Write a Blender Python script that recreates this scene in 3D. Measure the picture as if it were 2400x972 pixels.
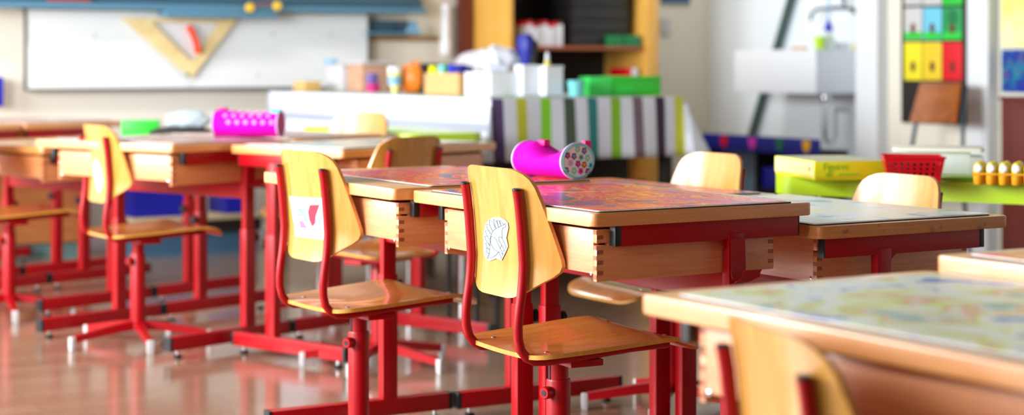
import bpy, bmesh, math, random
from mathutils import Vector, Matrix
random.seed(7)
scn = bpy.context.scene
for o in list(bpy.data.objects):
    bpy.data.objects.remove(o)
PI = math.pi
R = math.radians

# ------------------------------------------------------------------ camera, world, light
FPX = 4259.4          # focal length in pixels of the 2400 px frame
HOR = 145.6           # horizon row
CAMH = 1.07
D1 = Vector((0.8568, 0.5156))     # room direction 1 (across the room, towards the sink wall)
D2 = Vector((-0.5156, 0.8568))    # room direction 2 (towards the whiteboard wall)
RA = math.atan2(D1.y, D1.x)

cam = bpy.data.cameras.new('camera')
cam.sensor_width = 36
cam.lens = 36 * FPX / 2400
cam.shift_y = -(486 - HOR) / 2400
cam.clip_end = 60
cam.dof.use_dof = True
cam.dof.focus_distance = 4.1
cam.dof.aperture_fstop = 2.3
co = bpy.data.objects.new('camera', cam)
scn.collection.objects.link(co)
co.location = (0, 0, CAMH)
co.rotation_euler = (R(90), 0, 0)
scn.camera = co

w = bpy.data.worlds.new('world')
scn.world = w
w.use_nodes = True
w.node_tree.nodes['Background'].inputs[0].default_value = (0.80, 0.90, 1.0, 1)
w.node_tree.nodes['Background'].inputs[1].default_value = 1.0

scn.view_settings.view_transform = 'Standard'
scn.view_settings.look = 'None'
scn.view_settings.gamma = 1
scn.view_settings.use_curve_mapping = False
scn.view_settings.exposure = 0.3


def SC(s, c, z=0.0):
    p = D1 * s + D2 * c
    return Vector((p.x, p.y, z))


def window_light(c, z, wy, wz, power, col):
    l = bpy.data.lights.new('window_daylight', 'AREA')
    l.shape = 'RECTANGLE'
    l.size = wy
    l.size_y = wz
    l.energy = power
    l.color = col
    o = bpy.data.objects.new('window_daylight', l)
    scn.collection.objects.link(o)
    o.location = SC(-1.45, c, z)
    # local -Z must look along D1
    m = Matrix((( -D2.x, 0, -D1.x), (-D2.y, 0, -D1.y), (0, 1, 0)))
    o.rotation_euler = m.to_euler()


WIN = [(2.0, 1.85), (5.0, 1.85), (8.0, 1.85)]
for (c_, z_), pw_ in zip(WIN, (38, 345, 225)):
    window_light(c_, z_, 2.4, 1.9, pw_, (0.93, 0.97, 1.0))
# added unseen fill lamps that brighten the board wall and the sink niche
CEIL_FILL = [(3.2, 8.7, 26), (6.3, 8.9, 22)]
for s_, c_, e_ in CEIL_FILL:
    l = bpy.data.lights.new('added_ceiling_fill', 'AREA')
    l.shape = 'RECTANGLE'
    l.size = 1.4
    l.size_y = 0.3
    l.energy = e_
    l.color = (1.0, 0.95, 0.88)
    o = bpy.data.objects.new('added_ceiling_fill', l)
    scn.collection.objects.link(o)
    o.location = SC(s_, c_, 3.02)
    o.rotation_euler = (0, 0, RA)


# ------------------------------------------------------------------ materials
def lin(c):
    r = []
    for v in c[:3]:
        v = v / 255.0
        r.append(v / 12.92 if v <= 0.04045 else ((v + 0.055) / 1.055) ** 2.4)
    return (r[0], r[1], r[2], 1.0)


def mat(name, rgb, rough=0.5, metal=0.0, coat=0.0, spec=0.5, var=0.0, scale=6.0, trans=0.0, bump=0.0, alpha=1.0, coat_rough=0.1):
    m = bpy.data.materials.new(name)
    m.use_nodes = True
    nt = m.node_tree
    b = nt.nodes['Principled BSDF']
    b.inputs['Base Color'].default_value = lin(rgb)
    b.inputs['Roughness'].default_value = rough
    b.inputs['Metallic'].default_value = metal
    b.inputs['Coat Weight'].default_value = coat
    b.inputs['Coat Roughness'].default_value = coat_rough
    b.inputs['Specular IOR Level'].default_value = spec
    b.inputs['Transmission Weight'].default_value = trans
    b.inputs['Alpha'].default_value = alpha
    tc = nt.nodes.new('ShaderNodeTexCoord')
    n = nt.nodes.new('ShaderNodeTexNoise')
    n.inputs['Scale'].default_value = scale
    n.inputs['Detail'].default_value = 4
    nt.links.new(tc.outputs['Object'], n.inputs['Vector'])
    if var > 0:
        hs = nt.nodes.new('ShaderNodeMix')
        hs.data_type = 'RGBA'
        c = lin(rgb)
        hs.inputs[6].default_value = tuple(x * (1 - var) for x in c[:3]) + (1,)
        hs.inputs[7].default_value = tuple(min(1, x * (1 + var)) for x in c[:3]) + (1,)
        nt.links.new(n.outputs['Fac'], hs.inputs[0])
        nt.links.new(hs.outputs[2], b.inputs['Base Color'])
    if bump > 0:
        bp = nt.nodes.new('ShaderNodeBump')
        bp.inputs['Strength'].default_value = bump
        bp.inputs['Distance'].default_value = 0.002
        nt.links.new(n.outputs['Fac'], bp.inputs['Height'])
        nt.links.new(bp.outputs['Normal'], b.inputs['Normal'])
    return m


def wood(name, c1, c2, stretch=(2, 40, 40), rough=0.35, coat=0.3, contrast=(0.35, 0.7), coat_rough=0.12, dirt=None, coat_ior=1.5):
    m = bpy.data.materials.new(name)
    m.use_nodes = True
    nt = m.node_tree
    b = nt.nodes['Principled BSDF']
    b.inputs['Roughness'].default_value = rough
    b.inputs['Coat Weight'].default_value = coat
    b.inputs['Coat Roughness'].default_value = coat_rough
    b.inputs['Coat IOR'].default_value = coat_ior
    tc = nt.nodes.new('ShaderNodeTexCoord')
    mp = nt.nodes.new('ShaderNodeMapping')
    mp.inputs['Scale'].default_value = stretch
    n = nt.nodes.new('ShaderNodeTexNoise')
    n.inputs['Scale'].default_value = 2.2
    n.inputs['Detail'].default_value = 6
    n.inputs['Distortion'].default_value = 0.6
    cr = nt.nodes.new('ShaderNodeValToRGB')
    cr.color_ramp.elements[0].position = contrast[0]
    cr.color_ramp.elements[0].color = lin(c1)
    cr.color_ramp.elements[1].position = contrast[1]
    cr.color_ramp.elements[1].color = lin(c2)
    nt.links.new(tc.outputs['Object'], mp.inputs['Vector'])
    nt.links.new(mp.outputs['Vector'], n.inputs['Vector'])
    nt.links.new(n.outputs['Fac'], cr.inputs['Fac'])
    out = cr.outputs['Color']
    if dirt:
        n2 = nt.nodes.new('ShaderNodeTexNoise')
        n2.inputs['Scale'].default_value = 28
        n2.inputs['Detail'].default_value = 5
        nt.links.new(tc.outputs['Object'], n2.inputs['Vector'])
        cr2 = nt.nodes.new('ShaderNodeValToRGB')
        cr2.color_ramp.elements[0].position = 0.6
        cr2.color_ramp.elements[0].color = (0, 0, 0, 1)
        cr2.color_ramp.elements[1].position = 0.72
        cr2.color_ramp.elements[1].color = (1, 1, 1, 1)
        nt.links.new(n2.outputs['Fac'], cr2.inputs['Fac'])
        mx = nt.nodes.new('ShaderNodeMix')
        mx.data_type = 'RGBA'
        mx.inputs[7].default_value = lin(dirt)
        nt.links.new(cr2.outputs['Color'], mx.inputs[0])
        nt.links.new(out, mx.inputs[6])
        out = mx.outputs[2]
    nt.links.new(out, b.inputs['Base Color'])
    return m


def art(name, stops, scale=(3, 9, 1), ns=2.2, rough=0.22, seed=0.0, detail=3.0, dist=1.5, coat=0.0, spec=0.15):
    """printed picture under a glossy film: streaky colour fields"""
    m = bpy.data.materials.new(name)
    m.use_nodes = True
    nt = m.node_tree
    b = nt.nodes['Principled BSDF']
    b.inputs['Roughness'].default_value = rough
    b.inputs['Coat Weight'].default_value = coat
    b.inputs['Coat Roughness'].default_value = 0.07
    b.inputs['Specular IOR Level'].default_value = spec
    tc = nt.nodes.new('ShaderNodeTexCoord')
    mp = nt.nodes.new('ShaderNodeMapping')
    mp.inputs['Scale'].default_value = scale
    mp.inputs['Location'].default_value = (seed, seed * 1.7, 0)
    n = nt.nodes.new('ShaderNodeTexNoise')
    n.inputs['Scale'].default_value = ns
    n.inputs['Detail'].default_value = detail
    n.inputs['Distortion'].default_value = dist
    cr = nt.nodes.new('ShaderNodeValToRGB')
    cr.color_ramp.interpolation = 'LINEAR'
    els = cr.color_ramp.elements
    els[0].position = stops[0][0]
    els[0].color = lin(stops[0][1])
    els[1].position = stops[-1][0]
    els[1].color = lin(stops[-1][1])
    for p, c in stops[1:-1]:
        e = els.new(p)
        e.color = lin(c)
    nt.links.new(tc.outputs['Object'], mp.inputs['Vector'])
    nt.links.new(mp.outputs['Vector'], n.inputs['Vector'])
    nt.links.new(n.outputs['Fac'], cr.inputs['Fac'])
    nt.links.new(cr.outputs['Color'], b.inputs['Base Color'])
    return m


M = {}
M['top'] = wood('beech_top', (214, 150, 88), (232, 176, 112), (2, 30, 30), 0.30, 0.5)
M['edge'] = wood('beech_edge', (216, 136, 62), (230, 156, 80), (4, 4, 60), 0.5, 1.0, coat_rough=0.34, coat_ior=1.9)
M['edge_dirty'] = wood('beech_edge_scuffed', (206, 130, 66), (220, 150, 84), (4, 4, 60), 0.5, 0.5, coat_rough=0.36, dirt=(120, 62, 26))
M['box'] = wood('beech_box', (212, 130, 76), (226, 150, 92), (3, 3, 60), 0.5, 0.8, coat_rough=0.36, coat_ior=1.8)
M['endgrain'] = wood('beech_endgrain', (156, 86, 52), (182, 108, 70), (60, 60, 20), 0.5, 0.1)
M['ply'] = wood('chair_plywood', (194, 134, 52), (210, 154, 70), (22, 22, 2.2), 0.30, 0.6, coat_rough=0.2)
M['seat'] = wood('seat_plywood', (200, 120, 52), (216, 140, 68), (3, 30, 30), 0.22, 0.7, coat_rough=0.08)
M['red'] = mat('red_enamel', (164, 0, 14), 0.38, coat=0.08, spec=0.35, var=0.06)
M['black'] = mat('black_plastic', (22, 24, 28), 0.4, var=0.1)
M['glide'] = mat('white_glide', (196, 196, 196), 0.4, var=0.03)
M['chrome'] = mat('chrome', (215, 218, 222), 0.18, metal=1.0, var=0.03)
M['steel'] = mat('painted_steel', (62, 82, 92), 0.35, metal=0.3, var=0.05)
M['white'] = mat('white_plastic', (228, 230, 236), 0.4, var=0.02)
M['paper'] = mat('white_paper', (196, 198, 204), 0.6, var=0.01)
M['ink'] = mat('ink_line', (60, 104, 108), 0.6, var=0.05)
M['crayon_red'] = mat('crayon_red', (206, 16, 52), 0.7, var=0.3, scale=60)
M['crayon_teal'] = mat('crayon_teal', (120, 196, 180), 0.7, var=0.2, scale=60)
M['crayon_pink'] = mat('crayon_pink', (220, 100, 140), 0.7, var=0.25, scale=60)
M['black_edge'] = mat('mat_underside', (38, 30, 28), 0.6, var=0.1)
M['film'] = mat('mat_border', (238, 230, 226), 0.25, coat=0.4, var=0.02)
M['magenta'] = mat('magenta_fabric', (216, 0, 176), 0.8, spec=0.15, var=0.08, scale=30, bump=0.2)
M['magenta2'] = mat('magenta_tab', (224, 0, 120), 0.6, var=0.1, scale=20)
M['lilac'] = mat('lilac_piping', (222, 200, 238), 0.6, var=0.04)
M['wall'] = mat('cream_wall_paint', (234, 229, 214), 0.8, var=0.02, scale=2)
M['rearwall'] = wood('wooden_wall_cladding', (70, 36, 22), (86, 46, 28), (8, 8, 1), 0.6, 0.0)
M['wall_w'] = mat('white_wall_paint', (228, 232, 236), 0.6, var=0.02, scale=2)
M['tile'] = mat('white_tile', (224, 234, 242), 0.25, var=0.03, scale=3)
M['ceiling'] = mat('ceiling_grey', (120, 118, 114), 0.9, var=0.01)
M['board'] = mat('board_enamel', (236, 241, 243), 0.3, var=0.02, scale=2)
M['board_rim'] = mat('board_rim', (92, 96, 92), 0.4, metal=0.3, var=0.05)
M['ledge'] = mat('blue_grey_ledge', (92, 140, 168), 0.35, metal=0.2, var=0.08, scale=3)
M['ledge2'] = mat('dark_blue_grey', (62, 96, 118), 0.4, metal=0.2, var=0.08, scale=3)
M['ruler'] = wood('set_square_wood', (236, 208, 142), (246, 226, 172), (10, 10, 10), 0.4, 0.2)
M['orange_red'] = mat('orange_red_plastic', (240, 66, 26), 0.4, var=0.1)
M['yellow'] = mat('yellow_plastic', (240, 196, 40), 0.4, var=0.06)
M['yellow_box'] = mat('yellow_carton', (246, 242, 30), 0.45, var=0.03)
M['yellow_pale'] = mat('pale_yellow_carton', (246, 238, 160), 0.5, var=0.03)
M['carton_top'] = mat('grey_yellow_carton', (214, 212, 176), 0.5, var=0.04)
M['greenink'] = mat('green_ink', (150, 214, 50), 0.6, var=0.05)
M['lime'] = mat('lime_laminate', (196, 236, 34), 0.3, coat=0.3, var=0.03)
M['bright_red'] = mat('red_basket', (216, 6, 26), 0.35, coat=0.2, var=0.04)
M['blue'] = mat('royal_blue', (26, 32, 180), 0.45, var=0.1)
M['navy'] = mat('navy_panel', (20, 30, 140), 0.5, var=0.12)
M['green'] = mat('green_plastic', (40, 204, 50), 0.4, var=0.04)
M['green_l'] = mat('light_green_plastic', (60, 236, 100), 0.4, var=0.08)
M['green_d'] = mat('dark_green_plastic', (20, 120, 66), 0.4, var=0.12)
M['teal'] = mat('teal_glass', (120, 204, 206), 0.3, var=0.15)
M['cardboard'] = mat('cardboard', (216, 168, 112), 0.8, var=0.05)
M['orange'] = mat('orange_ceramic', (228, 124, 30), 0.4, var=0.25, scale=16)
M['purple'] = mat('purple_plastic', (110, 96, 168), 0.5, var=0.1)
M['plum'] = mat('plum_cloth', (100, 16, 32), 0.7, var=0.1)
M['pinkbox'] = mat('pink_plastic', (206, 40, 126), 0.5, var=0.15)
M['clear'] = mat('cloudy_plastic', (222, 216, 224), 0.35, var=0.04, alpha=0.75)
M['clear_w'] = mat('cloudy_white_bag', (226, 230, 240), 0.35, var=0.06, alpha=0.8)
M['lidblue'] = mat('light_blue_lid', (124, 178, 214), 0.4, var=0.06)
M['peach'] = mat('peach_contents', (196, 150, 124), 0.6, var=0.35, scale=22)
M['cabinet'] = wood('cabinet_pine', (222, 160, 60), (234, 182, 92), (20, 20, 2), 0.4, 0.3)
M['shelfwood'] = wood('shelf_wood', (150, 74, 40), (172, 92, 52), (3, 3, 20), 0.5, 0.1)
M['darkwood'] = wood('dark_panel', (92, 34, 28), (112, 44, 34), (20, 20, 2), 0.45, 0.2)
M['sidewood'] = wood('sideboard_wood', (186, 110, 58), (206, 132, 76), (3, 3, 20), 0.5, 0.1)
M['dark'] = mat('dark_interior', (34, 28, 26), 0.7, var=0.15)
M['darktray'] = mat('charcoal_tray', (34, 32, 32), 0.5, var=0.1)
M['brownply'] = wood('brown_chair_ply', (140, 74, 30), (176, 98, 42), (20, 3, 3), 0.3, 0.5)
M['ceramic'] = mat('sink_ceramic', (226, 230, 236), 0.25, coat=0.4, var=0.01)
M['pole'] = mat('dark_green_pole', (58, 84, 80), 0.4, var=0.08)
M['eggorange'] = mat('egg_tray_orange', (246, 170, 20), 0.5, var=0.08, scale=20)
M['egg'] = mat('yellow_white_egg', (244, 222, 60), 0.35, var=0.1, scale=20)
M['eggw'] = mat('egg_white_face', (246, 240, 234), 0.4, var=0.03)
M['lightgrey'] = mat('light_grey', (200, 200, 200), 0.6, var=0.05)
M['skyblue'] = mat('sky_blue_paper', (110, 196, 224), 0.6, var=0.1, scale=12)
M['cardgreen'] = mat('card_green', (40, 200, 60), 0.6, var=0.3, scale=14)
M['cardgreen2'] = mat('card_dark_green', (30, 150, 80), 0.6, var=0.25, scale=14)
M['cardyellow'] = mat('card_yellow', (236, 222, 30), 0.6, var=0.08, scale=14)
M['cardamber'] = mat('card_amber', (234, 200, 36), 0.6, var=0.12, scale=14)
M['cardred'] = mat('card_red', (220, 10, 26), 0.6, var=0.08, scale=14)
M['brownfig'] = mat('brown_figure', (96, 34, 30), 0.6, var=0.1)
M['posteryellow'] = art('poster_pale_yellow', [(0.3, (226, 240, 120)), (0.5, (238, 244, 150)), (0.7, (240, 236, 190))], (2, 2, 2), 2, 0.4, coat=0.1)
M['posterblue'] = art('poster_deep_blue', [(0.3, (30, 60, 160)), (0.48, (40, 50, 150)), (0.56, (20, 150, 150)), (0.64, (60, 40, 140)), (0.75, (180, 20, 90))], (9, 9, 9), 1.6, 0.4, coat=0.1)
M['cloth_w'] = mat('cloth_white', (232, 232, 240), 0.85, var=0.03, scale=10)
M['floor'] = None


# floor: polished wooden boards
def floor_mat():
    m = bpy.data.materials.new('polished_floor')
    m.use_nodes = True
    nt = m.node_tree
    b = nt.nodes['Principled BSDF']
    tc = nt.nodes.new('ShaderNodeTexCoord')
    mp = nt.nodes.new('ShaderNodeMapping')
    br = nt.nodes.new('ShaderNodeTexBrick')
    br.inputs['Scale'].default_value = 1.0
    br.inputs['Brick Width'].default_value = 1.1
    br.inputs['Row Height'].default_value = 0.12
    br.inputs['Mortar Size'].default_value = 0.0015
    br.inputs['Color1'].default_value = lin((180, 144, 118))
    br.inputs['Color2'].default_value = lin((168, 130, 104))
    br.inputs['Mortar'].default_value = lin((140, 92, 72))
    n = nt.nodes.new('ShaderNodeTexNoise')
    n.inputs['Scale'].default_value = 5
    n.inputs['Detail'].default_value = 6
    mp2 = nt.nodes.new('ShaderNodeMapping')
    mp2.inputs['Scale'].default_value = (1, 8, 1)
    nt.links.new(tc.outputs['Object'], mp.inputs['Vector'])
    nt.links.new(mp.outputs['Vector'], br.inputs['Vector'])
    nt.links.new(tc.outputs['Object'], mp2.inputs['Vector'])
    nt.links.new(mp2.outputs['Vector'], n.inputs['Vector'])
    mx = nt.nodes.new('ShaderNodeMix')
    mx.data_type = 'RGBA'
    mx.blend_type = 'MULTIPLY'
    mx.inputs[0].default_value = 0.45
    nt.links.new(br.outputs['Color'], mx.inputs[6])
    nt.links.new(n.outputs['Color'], mx.inputs[7])
    nt.links.new(mx.outputs[2], b.inputs['Base Color'])
    b.inputs['Roughness'].default_value = 0.22
    b.inputs['Coat Weight'].default_value = 0.5
    b.inputs['Coat Roughness'].default_value = 0.1
    return m


M['floor'] = floor_mat()


# ------------------------------------------------------------------ mesh builder
class MB:
    def __init__(s):
        s.v = []
        s.f = []
        s.m = []
        s.sm = []

    def add(s, vs, fs, mi=0, smooth=False):
        b = len(s.v)
        s.v += [tuple(x) for x in vs]
        for f in fs:
            s.f.append([b + i for i in f])
            s.m.append(mi)
            s.sm.append(smooth)
        return s

    def bm(s, bm, mi=0, smooth=False, mt=None):
        bm.verts.index_update()
        vs = [(mt @ v.co if mt else v.co.copy()) for v in bm.verts]
        fs = [[v.index for v in f.verts] for f in bm.faces]
        s.add(vs, fs, mi, smooth)
        bm.free()
        return s

    def box(s, x0, x1, y0, y1, z0, z1, mi=0, bev=0.0, seg=2, mt=None):
        bm = bmesh.new()
        bmesh.ops.create_cube(bm, size=1)
        for v in bm.verts:
            v.co = Vector((x0 + (v.co.x + .5) * (x1 - x0), y0 + (v.co.y + .5) * (y1 - y0), z0 + (v.co.z + .5) * (z1 - z0)))
        if bev > 0:
            bmesh.ops.bevel(bm, geom=list(bm.edges), offset=bev, segments=seg, profile=0.6, affect='EDGES')
        return s.bm(bm, mi, bev > 0, mt)

    def prism(s, poly, z0, z1, mi=0, mt=None, bev=0.0, side_mi=None):
        n = len(poly)
        bm = bmesh.new()
        a = [bm.verts.new((p[0], p[1], z0)) for p in poly]
        b = [bm.verts.new((p[0], p[1], z1)) for p in poly]
        bm.faces.new(a[::-1])
        bm.faces.new(b)
        for i in range(n):
            bm.faces.new((a[i], a[(i + 1) % n], b[(i + 1) % n], b[i]))
        if bev > 0:
            es = [e for e in bm.edges if abs(e.verts[0].co.z - e.verts[1].co.z) < 1e-6]
            bmesh.ops.bevel(bm, geom=es, offset=bev, segments=3, profile=0.5, affect='EDGES')
        bmesh.ops.recalc_face_normals(bm, faces=list(bm.faces))
        if side_mi is None:
            return s.bm(bm, mi, True, mt)
        bm.verts.index_update()
        bm.faces.ensure_lookup_table()
        vs = [(mt @ v.co if mt else v.co.copy()) for v in bm.verts]
        b0 = len(s.v)
        s.v += [tuple(x) for x in vs]
        for f in bm.faces:
            s.f.append([b0 + v.index for v in f.verts])
            s.m.append(mi if abs(f.normal.z) > 0.9 else side_mi)
            s.sm.append(True)
        bm.free()
        return s

    def tube(s, pts, r, seg=12, mi=0, caps=True):
        pts = [Vector(p) for p in pts]
        rs = r if isinstance(r, (list, tuple)) else [r] * len(pts)
        n = len(pts)
        t0 = (pts[1] - pts[0]).normalized()
        up = Vector((0, 0, 1)) if abs(t0.z) < 0.9 else Vector((0, 1, 0))
        nx = t0.cross(up).normalized()
        vs = []
        for i, p in enumerate(pts):
            if i == 0:
                t = t0
            elif i == n - 1:
                t = (pts[i] - pts[i - 1]).normalized()
            else:
                t = ((pts[i + 1] - pts[i]).normalized() + (pts[i] - pts[i - 1]).normalized()).normalized()
            nx = (nx - t * nx.dot(t)).normalized()
            ny = t.cross(nx)
            for k in range(seg):
                a = 2 * PI * k / seg
                vs.append(p + (nx * math.cos(a) + ny * math.sin(a)) * rs[i])
        fs = []
        for i in range(n - 1):
            for k in range(seg):
                k2 = (k + 1) % seg
                fs.append([i * seg + k, i * seg + k2, (i + 1) * seg + k2, (i + 1) * seg + k])
        if caps:
            fs.append(list(range(seg))[::-1])
            fs.append([(n - 1) * seg + k for k in range(seg)])
        return s.add(vs, fs, mi, True)

    def lathe(s, prof, seg=24, mi=0, mt=None, sx=1.0, sy=1.0):
        vs = []
        for (r, z) in prof:
            for k in range(seg):
                a = 2 * PI * k / seg
                vs.append(Vector((r * math.cos(a) * sx, r * math.sin(a) * sy, z)))
        if mt:
            vs = [mt @ v for v in vs]
        fs = []
        for i in range(len(prof) - 1):
            for k in range(seg):
                k2 = (k + 1) % seg
                fs.append([i * seg + k, i * seg + k2, (i + 1) * seg + k2, (i + 1) * seg + k])
        fs.append(list(range(seg))[::-1])
        fs.append([(len(prof) - 1) * seg + k for k in range(seg)])
        return s.add(vs, fs, mi, True)

    def grid(s, fn, nu, nv, th=None, mi=0, mi_edge=None):
        """fn(i/nu, j/nv) -> Vector ; th -> Vector offset for thickness"""
        vs = []
        for i in range(nu + 1):
            for j in range(nv + 1):
                vs.append(Vector(fn(i / nu, j / nv)))
        W_ = nv + 1
        fs = [[i * W_ + j, (i + 1) * W_ + j, (i + 1) * W_ + j + 1, i * W_ + j + 1] for i in range(nu) for j in range(nv)]
        s.add(vs, fs, mi, True)
        if th is not None:
            th = Vector(th)
            vs2 = [v + th for v in vs]
            s.add(vs2, [f[::-1] for f in fs], mi, True)
            ring = [(i, 0) for i in range(nu)] + [(nu, j) for j in range(nv)] + [(i, nv) for i in range(nu, 0, -1)] + [(0, j) for j in range(nv, 0, -1)]
            rv = [vs[i * W_ + j] for i, j in ring]
            rb = [v + th for v in rv]
            n = len(ring)
            s.add(rv + rb, [[k, (k + 1) % n, n + (k + 1) % n, n + k] for k in range(n)], mi if mi_edge is None else mi_edge, True)
        return s

    def mesh(s, name, mats, sharp=35):
        me = bpy.data.meshes.new(name)
        me.from_pydata(s.v, [], s.f)
        for m in (mats if isinstance(mats, (list, tuple)) else [mats]):
            me.materials.append(m)
        me.polygons.foreach_set('material_index', s.m)
        me.polygons.foreach_set('use_smooth', s.sm)
        bm = bmesh.new()
        bm.from_mesh(me)
        bmesh.ops.recalc_face_normals(bm, faces=list(bm.faces))
        bm.to_mesh(me)
        bm.free()
        try:
            me.set_sharp_from_angle(angle=R(sharp))
        except Exception:
            pass
        me.update()
        return me

    def build(s, name, mats, parent=None, loc=(0, 0, 0), rz=0.0, sharp=35):
        o = bpy.data.objects.new(name, s.mesh(name, mats, sharp))
        scn.collection.objects.link(o)
        o.parent = parent
        o.location = loc
        o.rotation_euler = (0, 0, rz)
        return o


def thing(name, label, cat, loc=(0, 0, 0), rz=0.0, group=None):
    o = bpy.data.objects.new(name, None)
    scn.collection.objects.link(o)
    o.empty_display_size = 0.1
    o.location = loc
    o.rotation_euler = (0, 0, rz)
    return tag(o, label, cat, group)


def tag(o, label, cat, group=None):
    o['label'] = label
    o['category'] = cat
    if group:
        o['group'] = group
    return o


def struct(o):
    o['kind'] = 'structure'
    return o


def kids(o, allobs):
    return [c for c in allobs if c.parent == o]


def copy_tree(o, parent=None, allobs=None):
    if allobs is None:
        allobs = list(bpy.data.objects)
    c = o.copy()
    scn.collection.objects.link(c)
    c.parent = parent
    for ch in kids(o, allobs):
        copy_tree(ch, c, allobs)
    return c


def at(px, py, Z):
    """ground position and height of what the photo shows at a pixel, at distance Z"""
    return Vector(((px - 1200) / FPX * Z, Z, CAMH - (py - HOR) / FPX * Z))


def on_c(px, py, c):
    """(s, z) on the room plane c = const"""
    u = (px - 1200) / FPX
    Z = c / (D2.y + D2.x * u)
    return Z * (D1.x * u + D1.y), CAMH - (py - HOR) / FPX * Z


def on_s(px, py, s):
    """(c, z) on the room plane s = const"""
    u = (px - 1200) / FPX
    Z = s / (D1.x * u + D1.y)
    return Z * (D2.y + D2.x * u), CAMH - (py - HOR) / FPX * Z


def to_sc(x, y):
    return x * D1.x + y * D1.y, x * D2.x + y * D2.y


def rrect(x0, x1, y0, y1, r, n=6):
    pts = []
    for cx, cy, a0 in ((x1 - r, y1 - r, 0), (x0 + r, y1 - r, 90), (x0 + r, y0 + r, 180), (x1 - r, y0 + r, 270)):
        for k in range(n + 1):
            a = R(a0 + 90 * k / n)
            pts.append((cx + r * math.cos(a), cy + r * math.sin(a)))
    return pts


# ------------------------------------------------------------------ room shell
S0, S1, C0, C1, ZH = -1.5, 7.6, -3.2, 10.0, 3.05
struct(MB().box(S0 - .1, S1 + .1, C0 - .1, C1 + .1, -0.1, 0).build('floor', M['floor'], rz=RA))
struct(MB().box(S0 - .1, S1 + .1, C0 - .1, C1 + .1, ZH, ZH + .1).build('ceiling', M['ceiling'], rz=RA))
struct(MB().box(S0 - .1, S1 + .1, C1, C1 + .1, 0, ZH).build('wall_back', M['wall'], rz=RA))
struct(MB().box(S0 - .1, S1 + .1, C0 - .1, C0, 0, ZH).build('wall_rear', M['rearwall'], rz=RA))
struct(MB().box(S1, S1 + .1, C0, C1, 0, ZH).build('wall_right', M['tile'], rz=RA))
wl = MB()
edges = [C0] + [v for c_, z_ in WIN for v in (c_ - 1.2, c_ + 1.2)] + [C1]
for i in range(0, len(edges), 2):
    wl.box(S0 - .1, S0, edges[i], edges[i + 1], 0, ZH)
for c_, z_ in WIN:
    wl.box(S0 - .1, S0, c_ - 1.2, c_ + 1.2, 0, .9)
    wl.box(S0 - .1, S0, c_ - 1.2, c_ + 1.2, 2.8, ZH)
struct(wl.build('wall_left', M['wall'], rz=RA))
for i, (c_, z_) in enumerate(WIN):
    f = MB()
    for a, b in ((c_ - 1.2, c_ - 1.14), (c_ + 1.14, c_ + 1.2)):
        f.box(S0 - .08, S0 + .02, a, b, .9, 2.8, bev=.004)
    f.box(S0 - .08, S0 + .02, c_ - 1.14, c_ + 1.14, .9, .96, bev=.004)
    f.box(S0 - .08, S0 + .02, c_ - 1.14, c_ + 1.14, 2.74, 2.8, bev=.004)
    struct(f.build('window_%d' % (i + 1), M['white'], rz=RA))
# recess pieces on the right: plaster wall in front of the sink niche
struct(MB().box(6.925, S1, C0, 7.50, 0, ZH).build('wall_niche', M['wall'], rz=RA))
struct(MB().box(6.85, S1, 7.50, 7.68, 0, ZH, bev=.006).build('trim_1', M['wall_w'], rz=RA))
struct(MB().box(6.85, 6.925, 6.68, 6.83, 0, ZH, bev=.006).build('trim_2', M['wall_w'], rz=RA))
struct(MB().box(S0, 5.6, C1 - .015, C1, 0, .09, bev=.003).build('baseboard_back', M['white'], rz=RA))


# ------------------------------------------------------------------ school desk
L_, W_ = 0.8143, 0.5967
BZ = -0.029    # underside of the desk top, relative to its surface


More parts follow.
